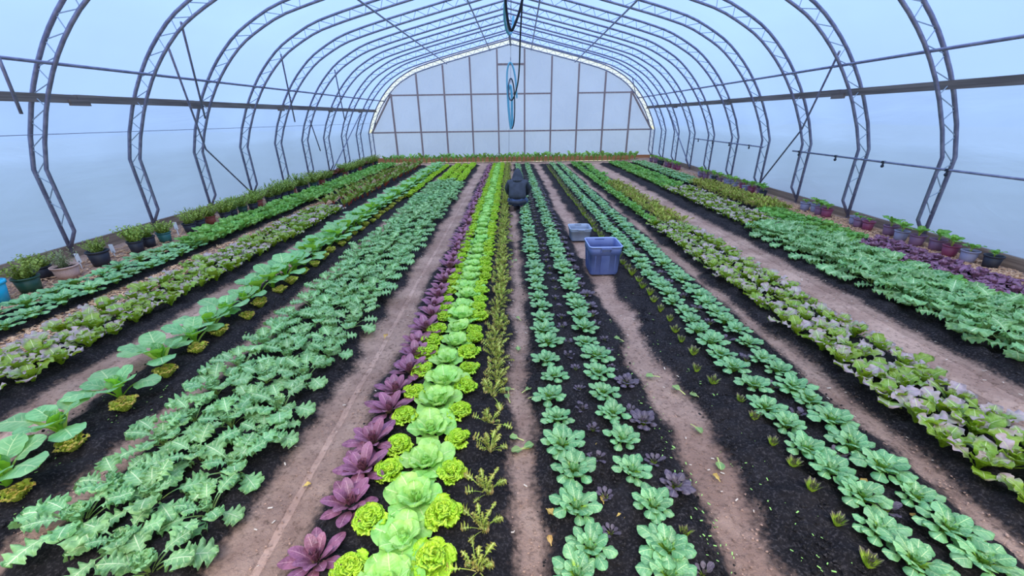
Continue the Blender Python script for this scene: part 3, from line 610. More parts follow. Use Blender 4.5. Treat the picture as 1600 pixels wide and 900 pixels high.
# ---- rows: kind, line across the house (x), near plants as counted, then an even run to y1
PLANTS = []          # (kind key, x, y, z, scale, label, group, near limit)
def row(key, x, first, step, y1, phrase, group, scale=1.0, jx=0.018, jy=0.03, sj=0.12, xs=None, near=3.6, z=0.03, x_far=None, y0=None, grow=0.0):
    r = random.Random(hash((key, round(x * 100), round(y1 * 10))) % 100003 if False else int(abs(x) * 1000) + int(y1 * 10) + len(phrase))
    pts = [(px, py) for px, py in first]; y = (pts[-1][1] if pts else (y0 - step)) + step
    while y < y1:
        k = min(1, max(0, (y - 2) / 4)); xx = x if x_far is None else x + (x_far - x) * k
        pts.append((xx + r.uniform(-jx, jx), y + r.uniform(-jy, jy))); y += step * r.uniform(0.93, 1.07)
    for n, (px, py) in enumerate(pts):
        s = scale * r.uniform(1 - sj, 1 + sj) * (1 + grow * min(3, max(0, py - 2.2)))
        PLANTS.append((key, px, py, z, s, phrase.replace('#', ordinal(n + 1)), group, near))
def cols(x, ys, j=0.0): return [(x + (((i * 37) % 7) - 3) / 3 * j, y) for i, y in enumerate(ys)]
# lettuce bed (five crops)
row('purple', -.72, [(-.79, 1.10), (-.74, 1.36), (-.75, 1.56), (-.76, 1.76), (-.74, 2.03), (-.75, 2.22), (-.71, 2.45), (-.71, 2.64), (-.73, 2.82), (-.71, 3.08), (-.70, 3.32)], .215, 16.2, 'purple pak choi, # from the front in the purple row', 'purple pak choi row', near=5.0)
row('frilly', -.60, cols(-.61, [1.05, 1.27, 1.54, 1.71, 1.95, 2.17, 2.41, 2.66, 2.84], .015), .20, 16.4, 'bright frilly lettuce, # from the front in the row next to purple pak choi', 'frilly lettuce beside the purple row', .98, near=3.6)
row('pale', -.43, cols(-.44, [1.00, 1.18, 1.38, 1.60, 1.85, 2.09, 2.30, 2.58], .012), .235, 16.4, 'pale green cabbage, # from the front in the middle of the lettuce bed', 'pale cabbage row', 1.0, near=5.0)
row('frilly', -.28, cols(-.285, [1.08, 1.29, 1.53, 1.76, 1.98, 2.24, 2.45, 2.66], .012), .20, 16.4, 'bright frilly lettuce, # from the front in the row next to mizuna', 'frilly lettuce beside the mizuna row', .95, near=3.6)
row('mizuna', -.09, cols(-.10, [1.06, 1.24, 1.43, 1.70, 1.91, 2.18], .01), .13, 16.4, 'straggly mizuna plant, # from the front in the row beside the worker path', 'mizuna row', 1.0, near=3.0, jx=.03)
# bed between worker path and bins
row('tatsoi', .31, [(.29, 1.02), (.36, 1.13), (.33, 1.32), (.35, 1.53), (.31, 1.71), (.31, 1.93), (.28, 2.13), (.33, 2.36), (.29, 2.56), (.33, 2.82), (.30, 3.01), (.31, 3.24)], .215, 16.3, 'teal tatsoi rosette, # from the front in the row along the worker path', 'tatsoi row along the worker path', 1.06, near=4.4)
row('small_dark', .49, cols(.49, [1.21, 1.39, 1.63, 1.85, 2.03, 2.23, 2.47, 2.64], .02), .22, 13.0, 'tiny dark purple seedling, # from the front between the two tatsoi rows', 'dark seedlings between tatsoi rows', 1.0, near=2.6)
row('tatsoi', .66, [(.65, 1.01), (.68, 1.12), (.69, 1.33), (.65, 1.53), (.66, 1.75), (.65, 1.97), (.64, 2.17), (.65, 2.39), (.68, 2.60), (.63, 2.81), (.66, 3.05)], .215, 16.3, 'teal tatsoi rosette, # from the front in the row nearer the bins', 'tatsoi row nearer the bins', 1.08, near=4.4)
row('small_dark', .79, [(.80, 1.03), (.79, 1.60), (.78, 2.00), (.76, 2.46), (.77, 2.68)], .22, 3.4, 'tiny dark purple seedling, # from the front at the bed edge facing the bins', 'dark seedlings at the bins path edge', 1.15, near=2.6)
for n, (px, py, s) in enumerate([(.84, 1.44, .95), (.82, 1.89, .98), (.82, 2.28, .95), *[(.79 + .02 * math.sin(i * 2.3), 3.5 + .26 * i, .80 + .12 * math.sin(i * 1.7)) for i in range(34)]]):
    PLANTS.append(('tatsoi_dark', px, py, .03, s, f'spreading dark purple tatsoi, {ordinal(n + 1)} from the front at the bins path edge', 'spreading purple tatsoi', 4.4))
PLANTS.append(('stub', .79, 1.20, .03, .95, 'cut tatsoi stub with pale stalks at the bed edge facing the bins', 'cut stubs', 3))
# bed past the bins
row('stub', 1.49, cols(1.50, [1.06, 1.24, 1.42, 1.57, 1.72, 1.92, 2.09], .01) + [(1.42, 2.28), (1.37, 2.43), (1.44, 2.65), (1.42, 2.84), (1.43, 3.0)], .19, 15.5, 'small cut tatsoi stub, # from the front past the bins', 'cut tatsoi stubs past the bins', 1.12, near=2.8, x_far=1.40, grow=0.22)
row('tatsoi', 1.63, [(1.66, 1.05), (1.64, 1.19), (1.70, 1.36), (1.66, 1.52), (1.63, 1.66), (1.65, 1.85), (1.61, 2.0), (1.66, 2.22)], .19, 16.3, 'teal tatsoi rosette, # from the front in the row behind cut stubs', 'tatsoi row behind the cut stubs', 1.08, near=4.4)
row('small_dark', 1.78, cols(1.78, [1.30, 1.62, 1.95], .01), .3, 8.0, 'tiny dark purple seedling, # from the front between the tatsoi rows past the bins', 'dark seedlings past the bins', 1.2, near=2.4)
row('tatsoi', 1.92, [(1.94, 1.05), (1.94, 1.19), (1.95, 1.36), (1.93, 1.52), (1.90, 1.68), (1.93, 1.87), (1.93, 2.06), (1.91, 2.19)], .19, 16.3, 'teal tatsoi rosette, # from the front in the row facing the red mustard', 'tatsoi row facing the red mustard', 1.12, near=4.4)
# red mustard bed on that side
MX = [(2.44, 'edge row facing the tatsoi'), (2.65, 'middle row'), (2.86, 'edge row facing the tall kale')]
for i, (x, w) in enumerate(MX):
    row('mustard', x, [], .20, 6.6, '# red mustard from the front, past the tatsoi, ' + w, 'red mustard past the tatsoi', 1.0, jx=.03, near=5.4, y0=1.30 + .08 * i)
row('green', 2.44, [], .22, 16.2, '# green lettuce beyond the red mustard, edge row facing the tatsoi', 'green lettuce beyond the red mustard', .95, near=0, y0=6.6)
row('mizuna', 2.68, [], .15, 11.0, '# brownish mizuna beyond the red mustard, middle row', 'brownish mizuna beyond the red mustard', 1.35, near=0, y0=6.6, jx=.06)
row('mizuna', 2.88, [], .16, 11.0, '# brownish mizuna beyond the red mustard, row facing the kale', 'brownish mizuna beyond the red mustard', 1.35, near=0, y0=6.65, jx=.06)
row('green', 2.78, [], .22, 16.2, '# green lettuce beyond the brownish mizuna', 'green lettuce beyond the brownish mizuna', 1.0, near=0, y0=11.0, jx=.12)
# tall kale bed by strawberries
for i, (x, w) in enumerate([(3.92, 'row facing the red mustard'), (4.14, 'middle row'), (4.36, 'row facing the strawberry pots')]):
    row('kale', x, [], .22, 6.1, '# tall kale from the front, strawberry pot side, ' + w, 'tall kale near the strawberry pots', 1.28, jx=.04, near=7.0, y0=2.45 + .07 * i)
for i, (x, w) in enumerate([(3.92, 'row facing the other mustard bed'), (4.16, 'middle row'), (4.38, 'row facing the strawberry pots')]):
    row('mustard', x, [], .21, 10.2, '# red mustard beyond the tall kale, ' + w, 'red mustard beyond the tall kale', 1.05, jx=.04, near=0, y0=6.2 + .06 * i)
    row('green', x, [], .24, 16.2, '# green lettuce beyond that mustard, ' + w, 'green lettuce at the far end near the strawberry pots', 1.0, jx=.04, near=0, y0=10.3 + .06 * i)
row('green', 4.60, [], .21, 7.4, '# green lettuce tucked behind the tall kale', 'green lettuce behind the tall kale', 1.15, near=0, y0=3.3, jx=.05, z=.05)
for i, x in enumerate((4.78, 4.97, 5.15)):
    w = ('row nearest the kale', 'middle row', 'row nearest the wood chips')[i]
    row('purplelet', x, [], .185, 5.35, '# dark purple lettuce from the front, ' + w, 'dark purple lettuce by the strawberry pots', .92, near=4.6, y0=3.35 + .06 * i, z=.07)
    if i < 2: row('green', x, [], .21, 7.4, '# green lettuce beyond the purple lettuce, ' + w, 'green lettuce beyond the purple lettuce', 1.0, near=0, y0=5.5, z=.07)
    row('mizuna', x, [], .15, 10.6, '# brownish mizuna near the strawberry pots, ' + w, 'brownish mizuna near the strawberry pots', 1.5, near=0, y0=7.4, jx=.05, z=.07)
    row('tatsoi', x, [], .22, 16.3, '# tatsoi at the far end near the strawberry pots, ' + w, 'far tatsoi near the strawberry pots', 1.15, near=0, y0=10.8, z=.06)
# kale bed
for i, (x, w) in enumerate([(-1.42, 'row facing the purple pak choi'), (-1.70, 'middle row'), (-1.98, 'row facing the big pak choi')]):
    row('kale', x, [], .255, 11.6, '# grey-green kale from the front, ' + w, 'kale bed', .92, jx=.045, jy=.05, near=5.6, y0=1.06 + .09 * i)
    row('frilly', x, [], .22, 16.2, '# bright lettuce beyond the kale, ' + w, 'bright lettuce beyond the kale', 1.35, jx=.03, near=0, y0=11.8)
# big pak choi and cut lettuce
row('pak', -2.64, [(-2.58, 1.52), (-2.66, 1.88), (-2.62, 2.22), (-2.65, 2.62), (-2.60, 2.90), (-2.64, 3.16)], .25, 16.2, 'big pak choi with white veins, # from the front', 'big pak choi row', 1.16, jx=.03, near=8.0)
row('pak', -2.78, [], .30, 16.2, '# big pak choi of the second row, facing the red mustard', 'second pak choi row', 1.0, jx=.03, near=6.0, y0=5.2)
row('olive', -2.46, [(-2.42, 1.43), (-2.46, 1.75), (-2.47, 2.09), (-2.48, 2.45), (-2.48, 2.77), (-2.5, 3.05), (-2.43, 3.35)], .29, 9.5, 'cut-back olive lettuce stump, # from the front beside the big pak choi', 'cut lettuce stumps', 1.0, near=4.4)
row('frilly', -2.40, [], .25, 16.0, '# green frilly lettuce beyond the olive stumps', 'frilly lettuce beyond the stumps', 1.2, near=0, y0=9.6)
# red mustard by the herb pots, then chard
for i, (x, w) in enumerate([(-3.44, 'row facing the big pak choi'), (-3.66, 'middle row'), (-3.88, 'row facing the herb pots')]):
    row('mustard', x, [], .215, 8.2, '# red mustard from the front, herb pot side, ' + w, 'red mustard near the herb pots', 1.1, jx=.035, near=5.0, y0=2.18 + .12 * i)
    if i != 1: row('chard', x - .03, [], .24, 16.2, '# red-stalked chard beyond the mustard, ' + w, 'chard beyond the mustard', 1.0, jx=.06, near=0, y0=8.4 + .1 * i)
for i, (x, w) in enumerate([(-4.54, 'row facing the red mustard'), (-4.86, 'row facing the herb pots')]):
    row('tatsoi', x, [], .27, 5.7, '# flat teal tatsoi from the front, herb wall bed, ' + w, 'tatsoi in the herb wall bed', 1.5, jx=.03, near=4.6, y0=2.92 + .18 * i)
    row('green', x, [], .21, 16.3, '# green lettuce beyond the flat tatsoi, ' + w, 'green lettuce in the herb wall bed', 1.4, jx=.03, near=0, y0=5.8 + .06 * i)
# row of tall seedlings along the end wall
for n in range(56):
    PLANTS.append(('tall', -5.2 + 10.4 * n / 55 + random.uniform(-.03, .03), 17.55, .02, random.uniform(1.5, 2.0), f'{ordinal(n + 1)} young brassica counted from the herb pot corner along the end wall', 'young brassicas along the end wall', 0))

LIMIT = 290
by = {}
for p in PLANTS: by.setdefault(K[p[0]].name, []).append(p)
rp = random.Random(99); n_leafed = 0
for nm, lst in by.items():
    lst.sort(key=lambda p: math.hypot(p[1] * 0.5, p[2]))
    for p in lst[:LIMIT]:
        key, x, y, z, s, lab, grp, near = p; k = K[key]; vi = rp.randrange(len(k.sets)); rz = rp.uniform(0, 6.28); cat = 'plant'
        if math.hypot(x * 0.6, y) < near:
            o = empty(nm, (x, y, z), rz, s)
            for li, Mx in k.sets[vi]: add(k.part, k.near[li], o, Mx)
            n_leafed += 1
        else:
            o = add(nm, k.joined[vi]); o.location = (x, y, z); o.rotation_euler = (0, 0, rz); o.scale = (s, s, s)
        tag(o, lab, cat, grp)
    rest = lst[LIMIT:]
    if rest:
        V, F, U, n = [], [], [], 0
        for p in rest:
            key, x, y, z, s, *_ = p; k = K[key]; v, f, u = k.lowj[rp.randrange(len(k.sets))]
            a = rp.uniform(0, 6.28); ca, sa = math.cos(a) * s, math.sin(a) * s
            V.append(np.stack([v[:, 0] * ca - v[:, 1] * sa + x, v[:, 0] * sa + v[:, 1] * ca + y, v[:, 2] * s + z], 1)); F += [tuple(i + n for i in q) for q in f]; U.append(u); n += len(v)
        o = add(nm + '_vegetation', mesh_from(nm + '_vegetation', np.concatenate(V), F, np.concatenate(U), k.mat, True))
        tag(o, f'far rows of {nm.replace("_", " ")} at the end of the house', kind='stuff')
print('plants', len(PLANTS), 'with leaf parts', n_leafed, {k: len(v) for k, v in by.items()})

# ------------------------------------------------------------------ pots along the walls
def pot_meshes(mat, r, h, tag_):
    q = MB(); q.rings([circle(r * .76, 0), circle(r * .82, h * .3), circle(r * .95, h * .98), circle(r * .88, h * .98), circle(r * .80, h * .8)], True, False); body = q.mesh('pot_body', mat, True)
    q = MB(); q.rings([circle(r * .95, h * .88), circle(r * 1.02, h * .88), circle(r * 1.04, h), circle(r * .93, h), circle(r * .93, h * .9)], False, False); rim = q.mesh('rim', mat, True)
    q = MB(); q.rings([circle(r * .86, h * .84)], True, False); soil_ = q.mesh('potting_soil', M['compost'])
    return body, rim, soil_
PM = {'black': plain('black_plastic_pot', (38, 40, 50), 0.5), 'green': plain('green_plastic_pot', (30, 72, 52), 0.45), 'teal': plain('teal_plastic_pot', (50, 110, 104), 0.45), 'terra': plain('faded_terracotta', (202, 168, 152), 0.85, 0, (186, 150, 134), 14),
      'grey': plain('lilac_grey_pot', (140, 136, 158), 0.55), 'mauve': plain('mauve_pot', (124, 88, 112), 0.5), 'maroon': plain('maroon_pot', (134, 58, 86), 0.5), 'brown': plain('red_brown_pot', (140, 70, 52), 0.6)}
POTS = {k: pot_meshes(m, 1.0, 1.55, k) for k, m in PM.items()}
def herb_mesh(seed, n=150, h=1.0, spread=0.55, lw=0.035):
    r = np.random.default_rng(seed); V, F, U = [], [], []; c = 0
    for _ in range(46):                               # sprigs with needles
        a = r.uniform(0, 6.28); t = r.uniform(0.1, spread); top = np.array([math.cos(a) * t * 1.5, math.sin(a) * t * 1.5, h * r.uniform(.65, 1.05)]); b = top * (0.25, 0.25, 0)
        m = 11
        for j in range(m):
            q = (j + 1) / m; p = b + (top - b) * q; az = r.uniform(0, 6.28); ln = 0.17 * (1.15 - 0.5 * q)
            d = np.array([math.cos(az), math.sin(az), 0.75]) * ln; w = np.array([-math.sin(az), math.cos(az), 0]) * lw
            V += [p - w * .6, p + w * .6, p + d * .6 + w, p + d * .6 - w, p + d]; F += [(c, c + 1, c + 2, c + 3), (c + 3, c + 2, c + 4)]; U += [(0, 0), (1, 0), (1, .6), (0, .6), (.5, 1)]; c += 5
    return mesh_from('foliage', np.array(V), F, np.array(U), M['herb'], False)
HERB = [herb_mesh(s, spread=sp, lw=lw) for s, sp, lw in ((1, .55, .035), (2, .65, .05), (3, .6, .045), (4, .7, .06))]
M['lavender'] = L_('lavender_needle', (146, 156, 132), (120, 136, 108), None, rough=0.7, trans=0.1)
HERB_L = herb_mesh(9, h=1.15, spread=.6, lw=.025); HERB_L.materials.clear(); HERB_L.materials.append(M['lavender'])
def herb_pot(x, y, r, col, foliage, lab, fs=1.0, ph=1.0, z=0.0):
    r *= 0.76; fs *= 1.2; ph *= 0.98; o = empty('potted_herb', (x, y, z), random.uniform(0, 6.28)); b, ri, so = POTS[col]; S = Matrix.Diagonal((r, r, r * ph, 1))
    bo = add('pot_body', b, o, S); add('rim', ri, bo); add('potting_soil', so, bo)
    f = add('foliage', foliage, o, Matrix.Translation((0, 0, r * 1.25 * ph)) @ Matrix.Scale(r * 1.35 * fs, 4)); f['kind'] = 'stuff'
    tag(o, lab, 'potted plant', 'herb pots along the wall'); return o
herb_pot(-5.42, 4.20, .15, 'green', HERB[1], 'dark green pot of feathery herb beside the cyan bucket', 1.15)
herb_pot(-5.72, 4.62, .13, 'black', HERB[3], 'small dark pot of bushy green herb behind the terracotta pot', 1.1)
herb_pot(-5.42, 4.62, .17, 'terra', HERB_L, 'faded terracotta pot of grey lavender', .9, .78)
herb_pot(-5.44, 5.08, .155, 'black', HERB[0], 'wide black pot of silvery herb just past the terracotta pot', 1.0, 1.1)
herb_pot(-5.70, 5.30, .11, 'black', HERB[2], 'small black pot behind the wide black herb pot', .95)
herb_pot(-5.42, 5.62, .125, 'black', HERB[1], 'black pot of tall bright herb, first of the pair by the teal pot', 1.5, 1.2)
herb_pot(-5.48, 5.90, .125, 'black', HERB[2], 'black pot of herb touching the teal pot', 1.3, 1.1)
herb_pot(-5.46, 6.18, .13, 'teal', HERB[3], 'teal green pot of herb in the herb row', 1.15)
cols_ = ['black', 'black', 'brown', 'black', 'black', 'green', 'black', 'brown', 'black', 'black']
yy = 6.75; n = 0
while yy < 16.9:
    red = 12.3 < yy < 13.4 or 15.4 < yy < 15.9
    c = cols_[n % 10]
    if red:
        o = empty('potted_red_lettuce', (-5.45, yy, 0), random.uniform(0, 6)); b, ri, so = POTS['black']; S = Matrix.Diagonal((.115, .115, .11, 1)); bo = add('pot_body', b, o, S); add('rim', ri, bo); add('potting_soil', so, bo)
        add('lettuce_head', K['redlet'].joined[n % 2], o, Matrix.Translation((0, 0, .155)) @ Matrix.Scale(1.25, 4)); tag(o, f'potted dark red lettuce, {ordinal(n + 9)} pot of the herb row', 'potted plant', 'red lettuce pots along the wall')
    else:
        herb_pot(-5.46 + random.uniform(-.06, .06), yy, random.uniform(.125, .15), c, HERB[n % 4], f'{c if c != "brown" else "red-brown"} pot of bushy herb, {ordinal(n + 9)} pot of the herb row', random.uniform(1.35, 1.7))
    yy += random.uniform(.28, .34); n += 1
# cyan bucket at the picture's edge
q = empty('bucket', (-5.40, 3.84, 0)); tag(q, 'bright cyan plastic bucket beside the dark green herb pot', 'bucket'); cy = plain('cyan_plastic', (20, 170, 200), 0.35)
b = MB(); b.rings([circle(.105, 0), circle(.135, .24), circle(.128, .24), circle(.10, .012)], True, True); b.build('bucket_body', cy, q, True)
b = MB(); b.rings([circle(.132, .215), circle(.145, .215), circle(.147, .245), circle(.128, .245)], False, False); b.build('rim', cy, q, True)
b = MB(); b.tube([(.14 * math.cos(t), .02, .22 + .13 * -math.sin(t) * -0.0 - .10 * math.sin(t)) if False else (.142 * math.cos(t), -.142 * math.sin(t) * .55, .22 - .09 * math.sin(t)) for t in np.linspace(0, PI, 14)], .004, 6); b.build('handle', M['galv'], q, True)
# strawberry pots
SB_SH = [dict(L=.22, W=.12, tp=.5, pw=.004, e0=72, e1=-10, cup=.1, ruf=.15, rf=3, lob=.2, ln=6, peak=.5, tip=.5, nx=6, ny=9), dict(L=.20, W=.11, tp=.5, pw=.004, e0=84, e1=25, cup=.2, ruf=.15, rf=3, lob=.2, ln=6, peak=.5, tip=.5, nx=6, ny=9)]
SB = Kind('strawberry', 'leaf', M['strawb'], SB_SH, [rosette(9, SB_SH, (-8, 10), (1.0, .7), (.006, .002), sd, lambda k, r: 0 if k < .5 else 1, jit=14) for sd in (171, 172, 173)])
RP = [(4.33, 'black', .6), (4.52, 'grey', .75), (4.74, 'maroon', 1.05), (4.98, 'mauve', 1.0), (5.18, 'mauve', 1.0), (5.42, 'grey', 1.05), (5.68, 'mauve', 1.1), (5.98, 'maroon', .5), (6.15, 'mauve', .5), (6.32, 'grey', .5),
      (6.85, 'maroon', .85), (7.02, 'mauve', .9), (7.22, 'grey', 1.0), (7.40, 'grey', .6),
      (8.75, 'black', 1.0), (8.95, 'mauve', 1.1), (9.2, 'maroon', 1.1), (9.45, 'grey', 1.0), (9.7, 'maroon', .9), (9.95, 'grey', 1.1), (10.2, 'grey', 1.0), (10.45, 'grey', 1.0), (10.7, 'mauve', 1.1), (11.0, 'black', 1.0), (11.25, 'grey', 1.0), (11.5, 'mauve', 1.0), (11.75, 'mauve', .9), (12.0, 'grey', 1.1),
      (13.5, 'maroon', 1.0), (13.75, 'maroon', 1.0), (14.0, 'mauve', 1.0), (14.25, 'maroon', .9), (14.5, 'mauve', 1.0), (14.75, 'maroon', 1.0), (15.05, 'black', 1.0), (15.3, 'black', 1.0), (15.9, 'mauve', 1.0), (16.2, 'mauve', 1.0)]
for n, (y, c, fs) in enumerate(RP):
    x = 5.50 + (.05 if n % 3 == 0 else -.02); r = random.uniform(.080, .088)
    o = empty('potted_strawberry', (x, y, .085), random.uniform(0, 6.28)); b, ri, so = POTS[c]; S = Matrix.Diagonal((r, r, r * 1.12, 1))
    bo = add('pot_body', b, o, S); add('rim', ri, bo); add('potting_soil', so, bo); Mf = Matrix.Translation((0, 0, .125)) @ Matrix.Scale(fs * .85, 4)
    if y < 8:
        for li, Mx in SB.sets[n % 3]: add('leaf', SB.near[li], o, Mf @ Mx)
    else: add('plant_top', SB.joined[n % 3], o, Mf)
    cn = {'black': 'black', 'grey': 'lilac-grey', 'mauve': 'mauve', 'maroon': 'maroon'}[c]
    tag(o, f'{cn} pot of strawberry leaves on wood chips, {ordinal(n + 1)} from the front', 'potted plant', 'strawberry pots along the wall')
# ------------------------------------------------------------------ bins
def tote(name, loc, W, D, H, mat, rimmat, label, ribs=True):
    o = empty(name, loc); tag(o, label, 'bin')
    q = MB(); k = .84
    R = [rrect(W * k, D * k, 0, .03), rrect(W * (k + .005), D * (k + .005), .012, .035), rrect(W * .93, D * .93, H * .70, .04), rrect(W * .955, D * .955, H * .71, .04), rrect(W * .97, D * .97, H * .97, .042),
         rrect(W * .955, D * .955, H * .97, .04), rrect(W * .92, D * .92, H * .70, .038), rrect(W * (k - .02), D * (k - .02), .012, .03)]
    q.rings(R, True, True); body = q.build('bin_body', mat, o, True)
    q = MB(); q.rings([rrect(W * .97, D * .97, H * .955, .042), rrect(W * 1.01, D * 1.01, H * .955, .05), rrect(W * 1.02, D * 1.02, H * .985, .05), rrect(W * 1.005, D * 1.005, H, .05), rrect(W * .965, D * .965, H, .042), rrect(W * .955, D * .955, H * .96, .04)], False, False); q.build('rim', rimmat, o, True)
    for sy in (-1, 1):
        q = MB(); q.box((0, sy * D * .51, H * .93), (W * .30, .03, .014)); q.box((-W * .15, sy * D * .505, H * .87), (.010, .022, H * .10)); q.box((W * .15, sy * D * .505, H * .87), (.010, .022, H * .10)); q.build('handle', mat, o)
    if ribs:
        for sy in (-1, 1):
            for x, w in ((0, W * .26), (-W * .30, W * .035), (W * .30, W * .035)):
                th = math.atan2(D * (.93 - k) / 2, H * .7)
                q = MB(); q.box((0, 0, 0), (w, .010, H * .66), Matrix.Translation((x, sy * D * (.93 + k) / 4, H * .355)) @ Matrix.Rotation(-sy * th, 4, 'X')); q.build('rib', mat, o)
        for sx in (-1, 1):
            for y, w in ((0, D * .26), (-D * .30, D * .035), (D * .30, D * .035)):
                th = math.atan2(W * (.93 - k) / 2, H * .7)
                q = MB(); q.box((0, 0, 0), (.010, w, H * .66), Matrix.Translation((sx * W * (.93 + k) / 4, y, H * .355)) @ Matrix.Rotation(sx * th, 4, 'Y')); q.build('rib', mat, o)
    return o
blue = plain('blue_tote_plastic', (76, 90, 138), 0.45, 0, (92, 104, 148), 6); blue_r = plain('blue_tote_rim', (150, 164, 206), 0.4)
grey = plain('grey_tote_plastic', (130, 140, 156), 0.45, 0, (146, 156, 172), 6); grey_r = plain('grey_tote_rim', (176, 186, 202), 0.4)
tote('storage_bin', (1.13, 4.60, 0.015), .385, .41, .355, blue, blue_r, 'large empty blue plastic tote on the path')
tote('storage_bin', (1.08, 5.98, 0.015), .325, .34, .19, grey, grey_r, 'smaller pale grey plastic tote behind the blue one', ribs=False)

# ------------------------------------------------------------------ person kneeling, back to the camera
def skin(name, mat, verts, edges, radii, parent, sub=2, root=0):
    me = bpy.data.meshes.new(name); me.from_pydata(verts, edges, []); me.materials.append(mat)
    o = add(name, me, parent); md = o.modifiers.new('Skin', 'SKIN'); md.use_smooth_shade = True
    for i, r in enumerate(radii):
        sv = me.skin_vertices[0].data[i]; sv.radius = (r, r) if not hasattr(r, '__len__') else r; sv.use_root = (i == root)
    sm = o.modifiers.new('Subdivision', 'SUBSURF'); sm.levels = sub; sm.render_levels = sub
    return o
pm = empty('person', (0.165, 8.26, 0.0), math.radians(-3)); tag(pm, 'kneeling person in dark grey hooded jacket and jeans seen from behind', 'person')
sk = plain('skin', (190, 140, 115), 0.5); jk = plain('dark_grey_jacket', (50, 54, 62), 0.9, 0, (62, 66, 76), 9, 0.4, 24); jn = plain('blue_jeans', (62, 78, 108), 0.85, 0, (78, 94, 124), 20); sh = plain('dark_shoe', (60, 46, 42), 0.6)
bv = [(0, 0, .19), (0, .06, .33), (0, .15, .46), (0, .23, .555), (0, .27, .60), (0, .31, .66)]; be = [(0, 1), (1, 2), (2, 3), (3, 4), (4, 5)]; br = [(.10, .09), (.10, .085), (.11, .09), .055, .045, (.068, .08)]
def limb(pts, rad, start):
    global bv, be, br
    p = start
    for v, r in zip(pts, rad): bv.append(v); br.append(r); be.append((p, len(bv) - 1)); p = len(bv) - 1
    return p
for s in (-1, 1):
    limb([(s * .075, .02, .16), (s * .14, .22, .13), (s * .15, .40, .075), (s * .13, .18, .06), (s * .11, -.02, .055), (s * .10, -.11, .035)], [.06, .055, .045, .04, .034, .028], 0)
    w = limb([(s * .155, .20, .50), (s * .215, .27, .36), (s * .16, .44, .22), (s * .14, .49, .16)], [.05, .042, .032, .026], 2)
    for f in range(4):
        fx = s * (.14 + (f - 1.5) * .019); limb([(fx, .525, .135), (fx, .545, .105 - .004 * (f in (1, 2))), (fx - s * .002, .54, .080 - .006 * (f in (1, 2)))], [.0095, .0088, .0075], w)
    limb([(s * .105, .50, .145), (s * .092, .525, .12), (s * .095, .54, .10)], [.011, .0095, .008], w)
skin('body', sk, bv, be, br, pm, 2)
jv = [(0, -.01, .17), (0, .03, .28), (0, .09, .40), (0, .16, .50), (0, .215, .565)]; je = [(0, 1), (1, 2), (2, 3), (3, 4)]; jr = [(.185, .14), (.195, .145), (.19, .135), (.165, .115), (.075, .07)]
for s in (-1, 1):
    a = len(jv); jv += [(s * .165, .19, .50), (s * .215, .25, .38), (s * .20, .36, .28), (s * .155, .45, .215)]; je += [(3, a), (a, a + 1), (a + 1, a + 2), (a + 2, a + 3)]; jr += [.075, .066, .056, .042]
jo = skin('jacket', jk, jv, je, jr, pm, 2)
# hood: a cowl drawn to a soft peak, leaning forward, open at the face side
R = []
for t in np.linspace(0, 1, 12):
    z = .535 + .245 * t; y = .205 + .10 * t + .02 * math.sin(PI * t); rr = .108 * (1 - t ** 2.0) ** .62 * (1 - .18 * math.sin(PI * min(1, t * 1.6)) * 0) + .012; rr *= (1.05 - .22 * t)
    R.append(circle(rr, z, 20, 0, y, 1.12))
q = MB(); q.rings(R, True, True); ho = q.build('hood', jk, pm, True)
q = MB(); q.rings([circle(.10, .555, 20, 0, .20, 1.1), circle(.128, .548, 20, 0, .195, 1.08), circle(.122, .575, 20, 0, .215, 1.08), circle(.095, .59, 20, 0, .22, 1.08)], False, False); q.build('hood_seam', jk, ho, True)
q = MB(); q.rings([circle(.165, .125, 28, 0, -.01, .80), circle(.182, .13, 28, 0, -.01, .80), circle(.188, .17, 28, 0, -.005, .80), circle(.176, .19, 28, 0, .0, .80)], True, False); q.build('hem', jk, jo, True)
nv = [(0, .0, .17)]; ne = []; nr = [(.10, .085)]
for s in (-1, 1):
    a = len(nv); nv += [(s * .075, .0, .15), (s * .145, .22, .135), (s * .16, .41, .085), (s * .135, .2, .065), (s * .115, .0, .06)]; ne += [(0, a), (a, a + 1), (a + 1, a + 2), (a + 2, a + 3), (a + 3, a + 4)]; nr += [.088, .08, .066, .056, .05]
skin('jeans', jn, nv, ne, nr, pm, 2)
for s in (-1, 1):
    q = MB(); P = []
    for t in np.linspace(0, 1, 9):
        w = .042 * math.sin(PI * (.12 + .76 * t)) ** .5; P.append([(s * .105 + w * math.cos(a), -.02 - .20 * t * .8, .055 + w * 1.1 * math.sin(a) * (1 - .25 * t)) for a in np.linspace(0, 2 * PI, 12, endpoint=False)])
    q.rings(P, True, True); so = q.build('shoe', sh, pm, True)
    q = MB(); q.box((s * .105, -.185, .05), (.075, .018, .085)); q.build('sole', plain('shoe_sole', (96, 78, 66), 0.8), so)

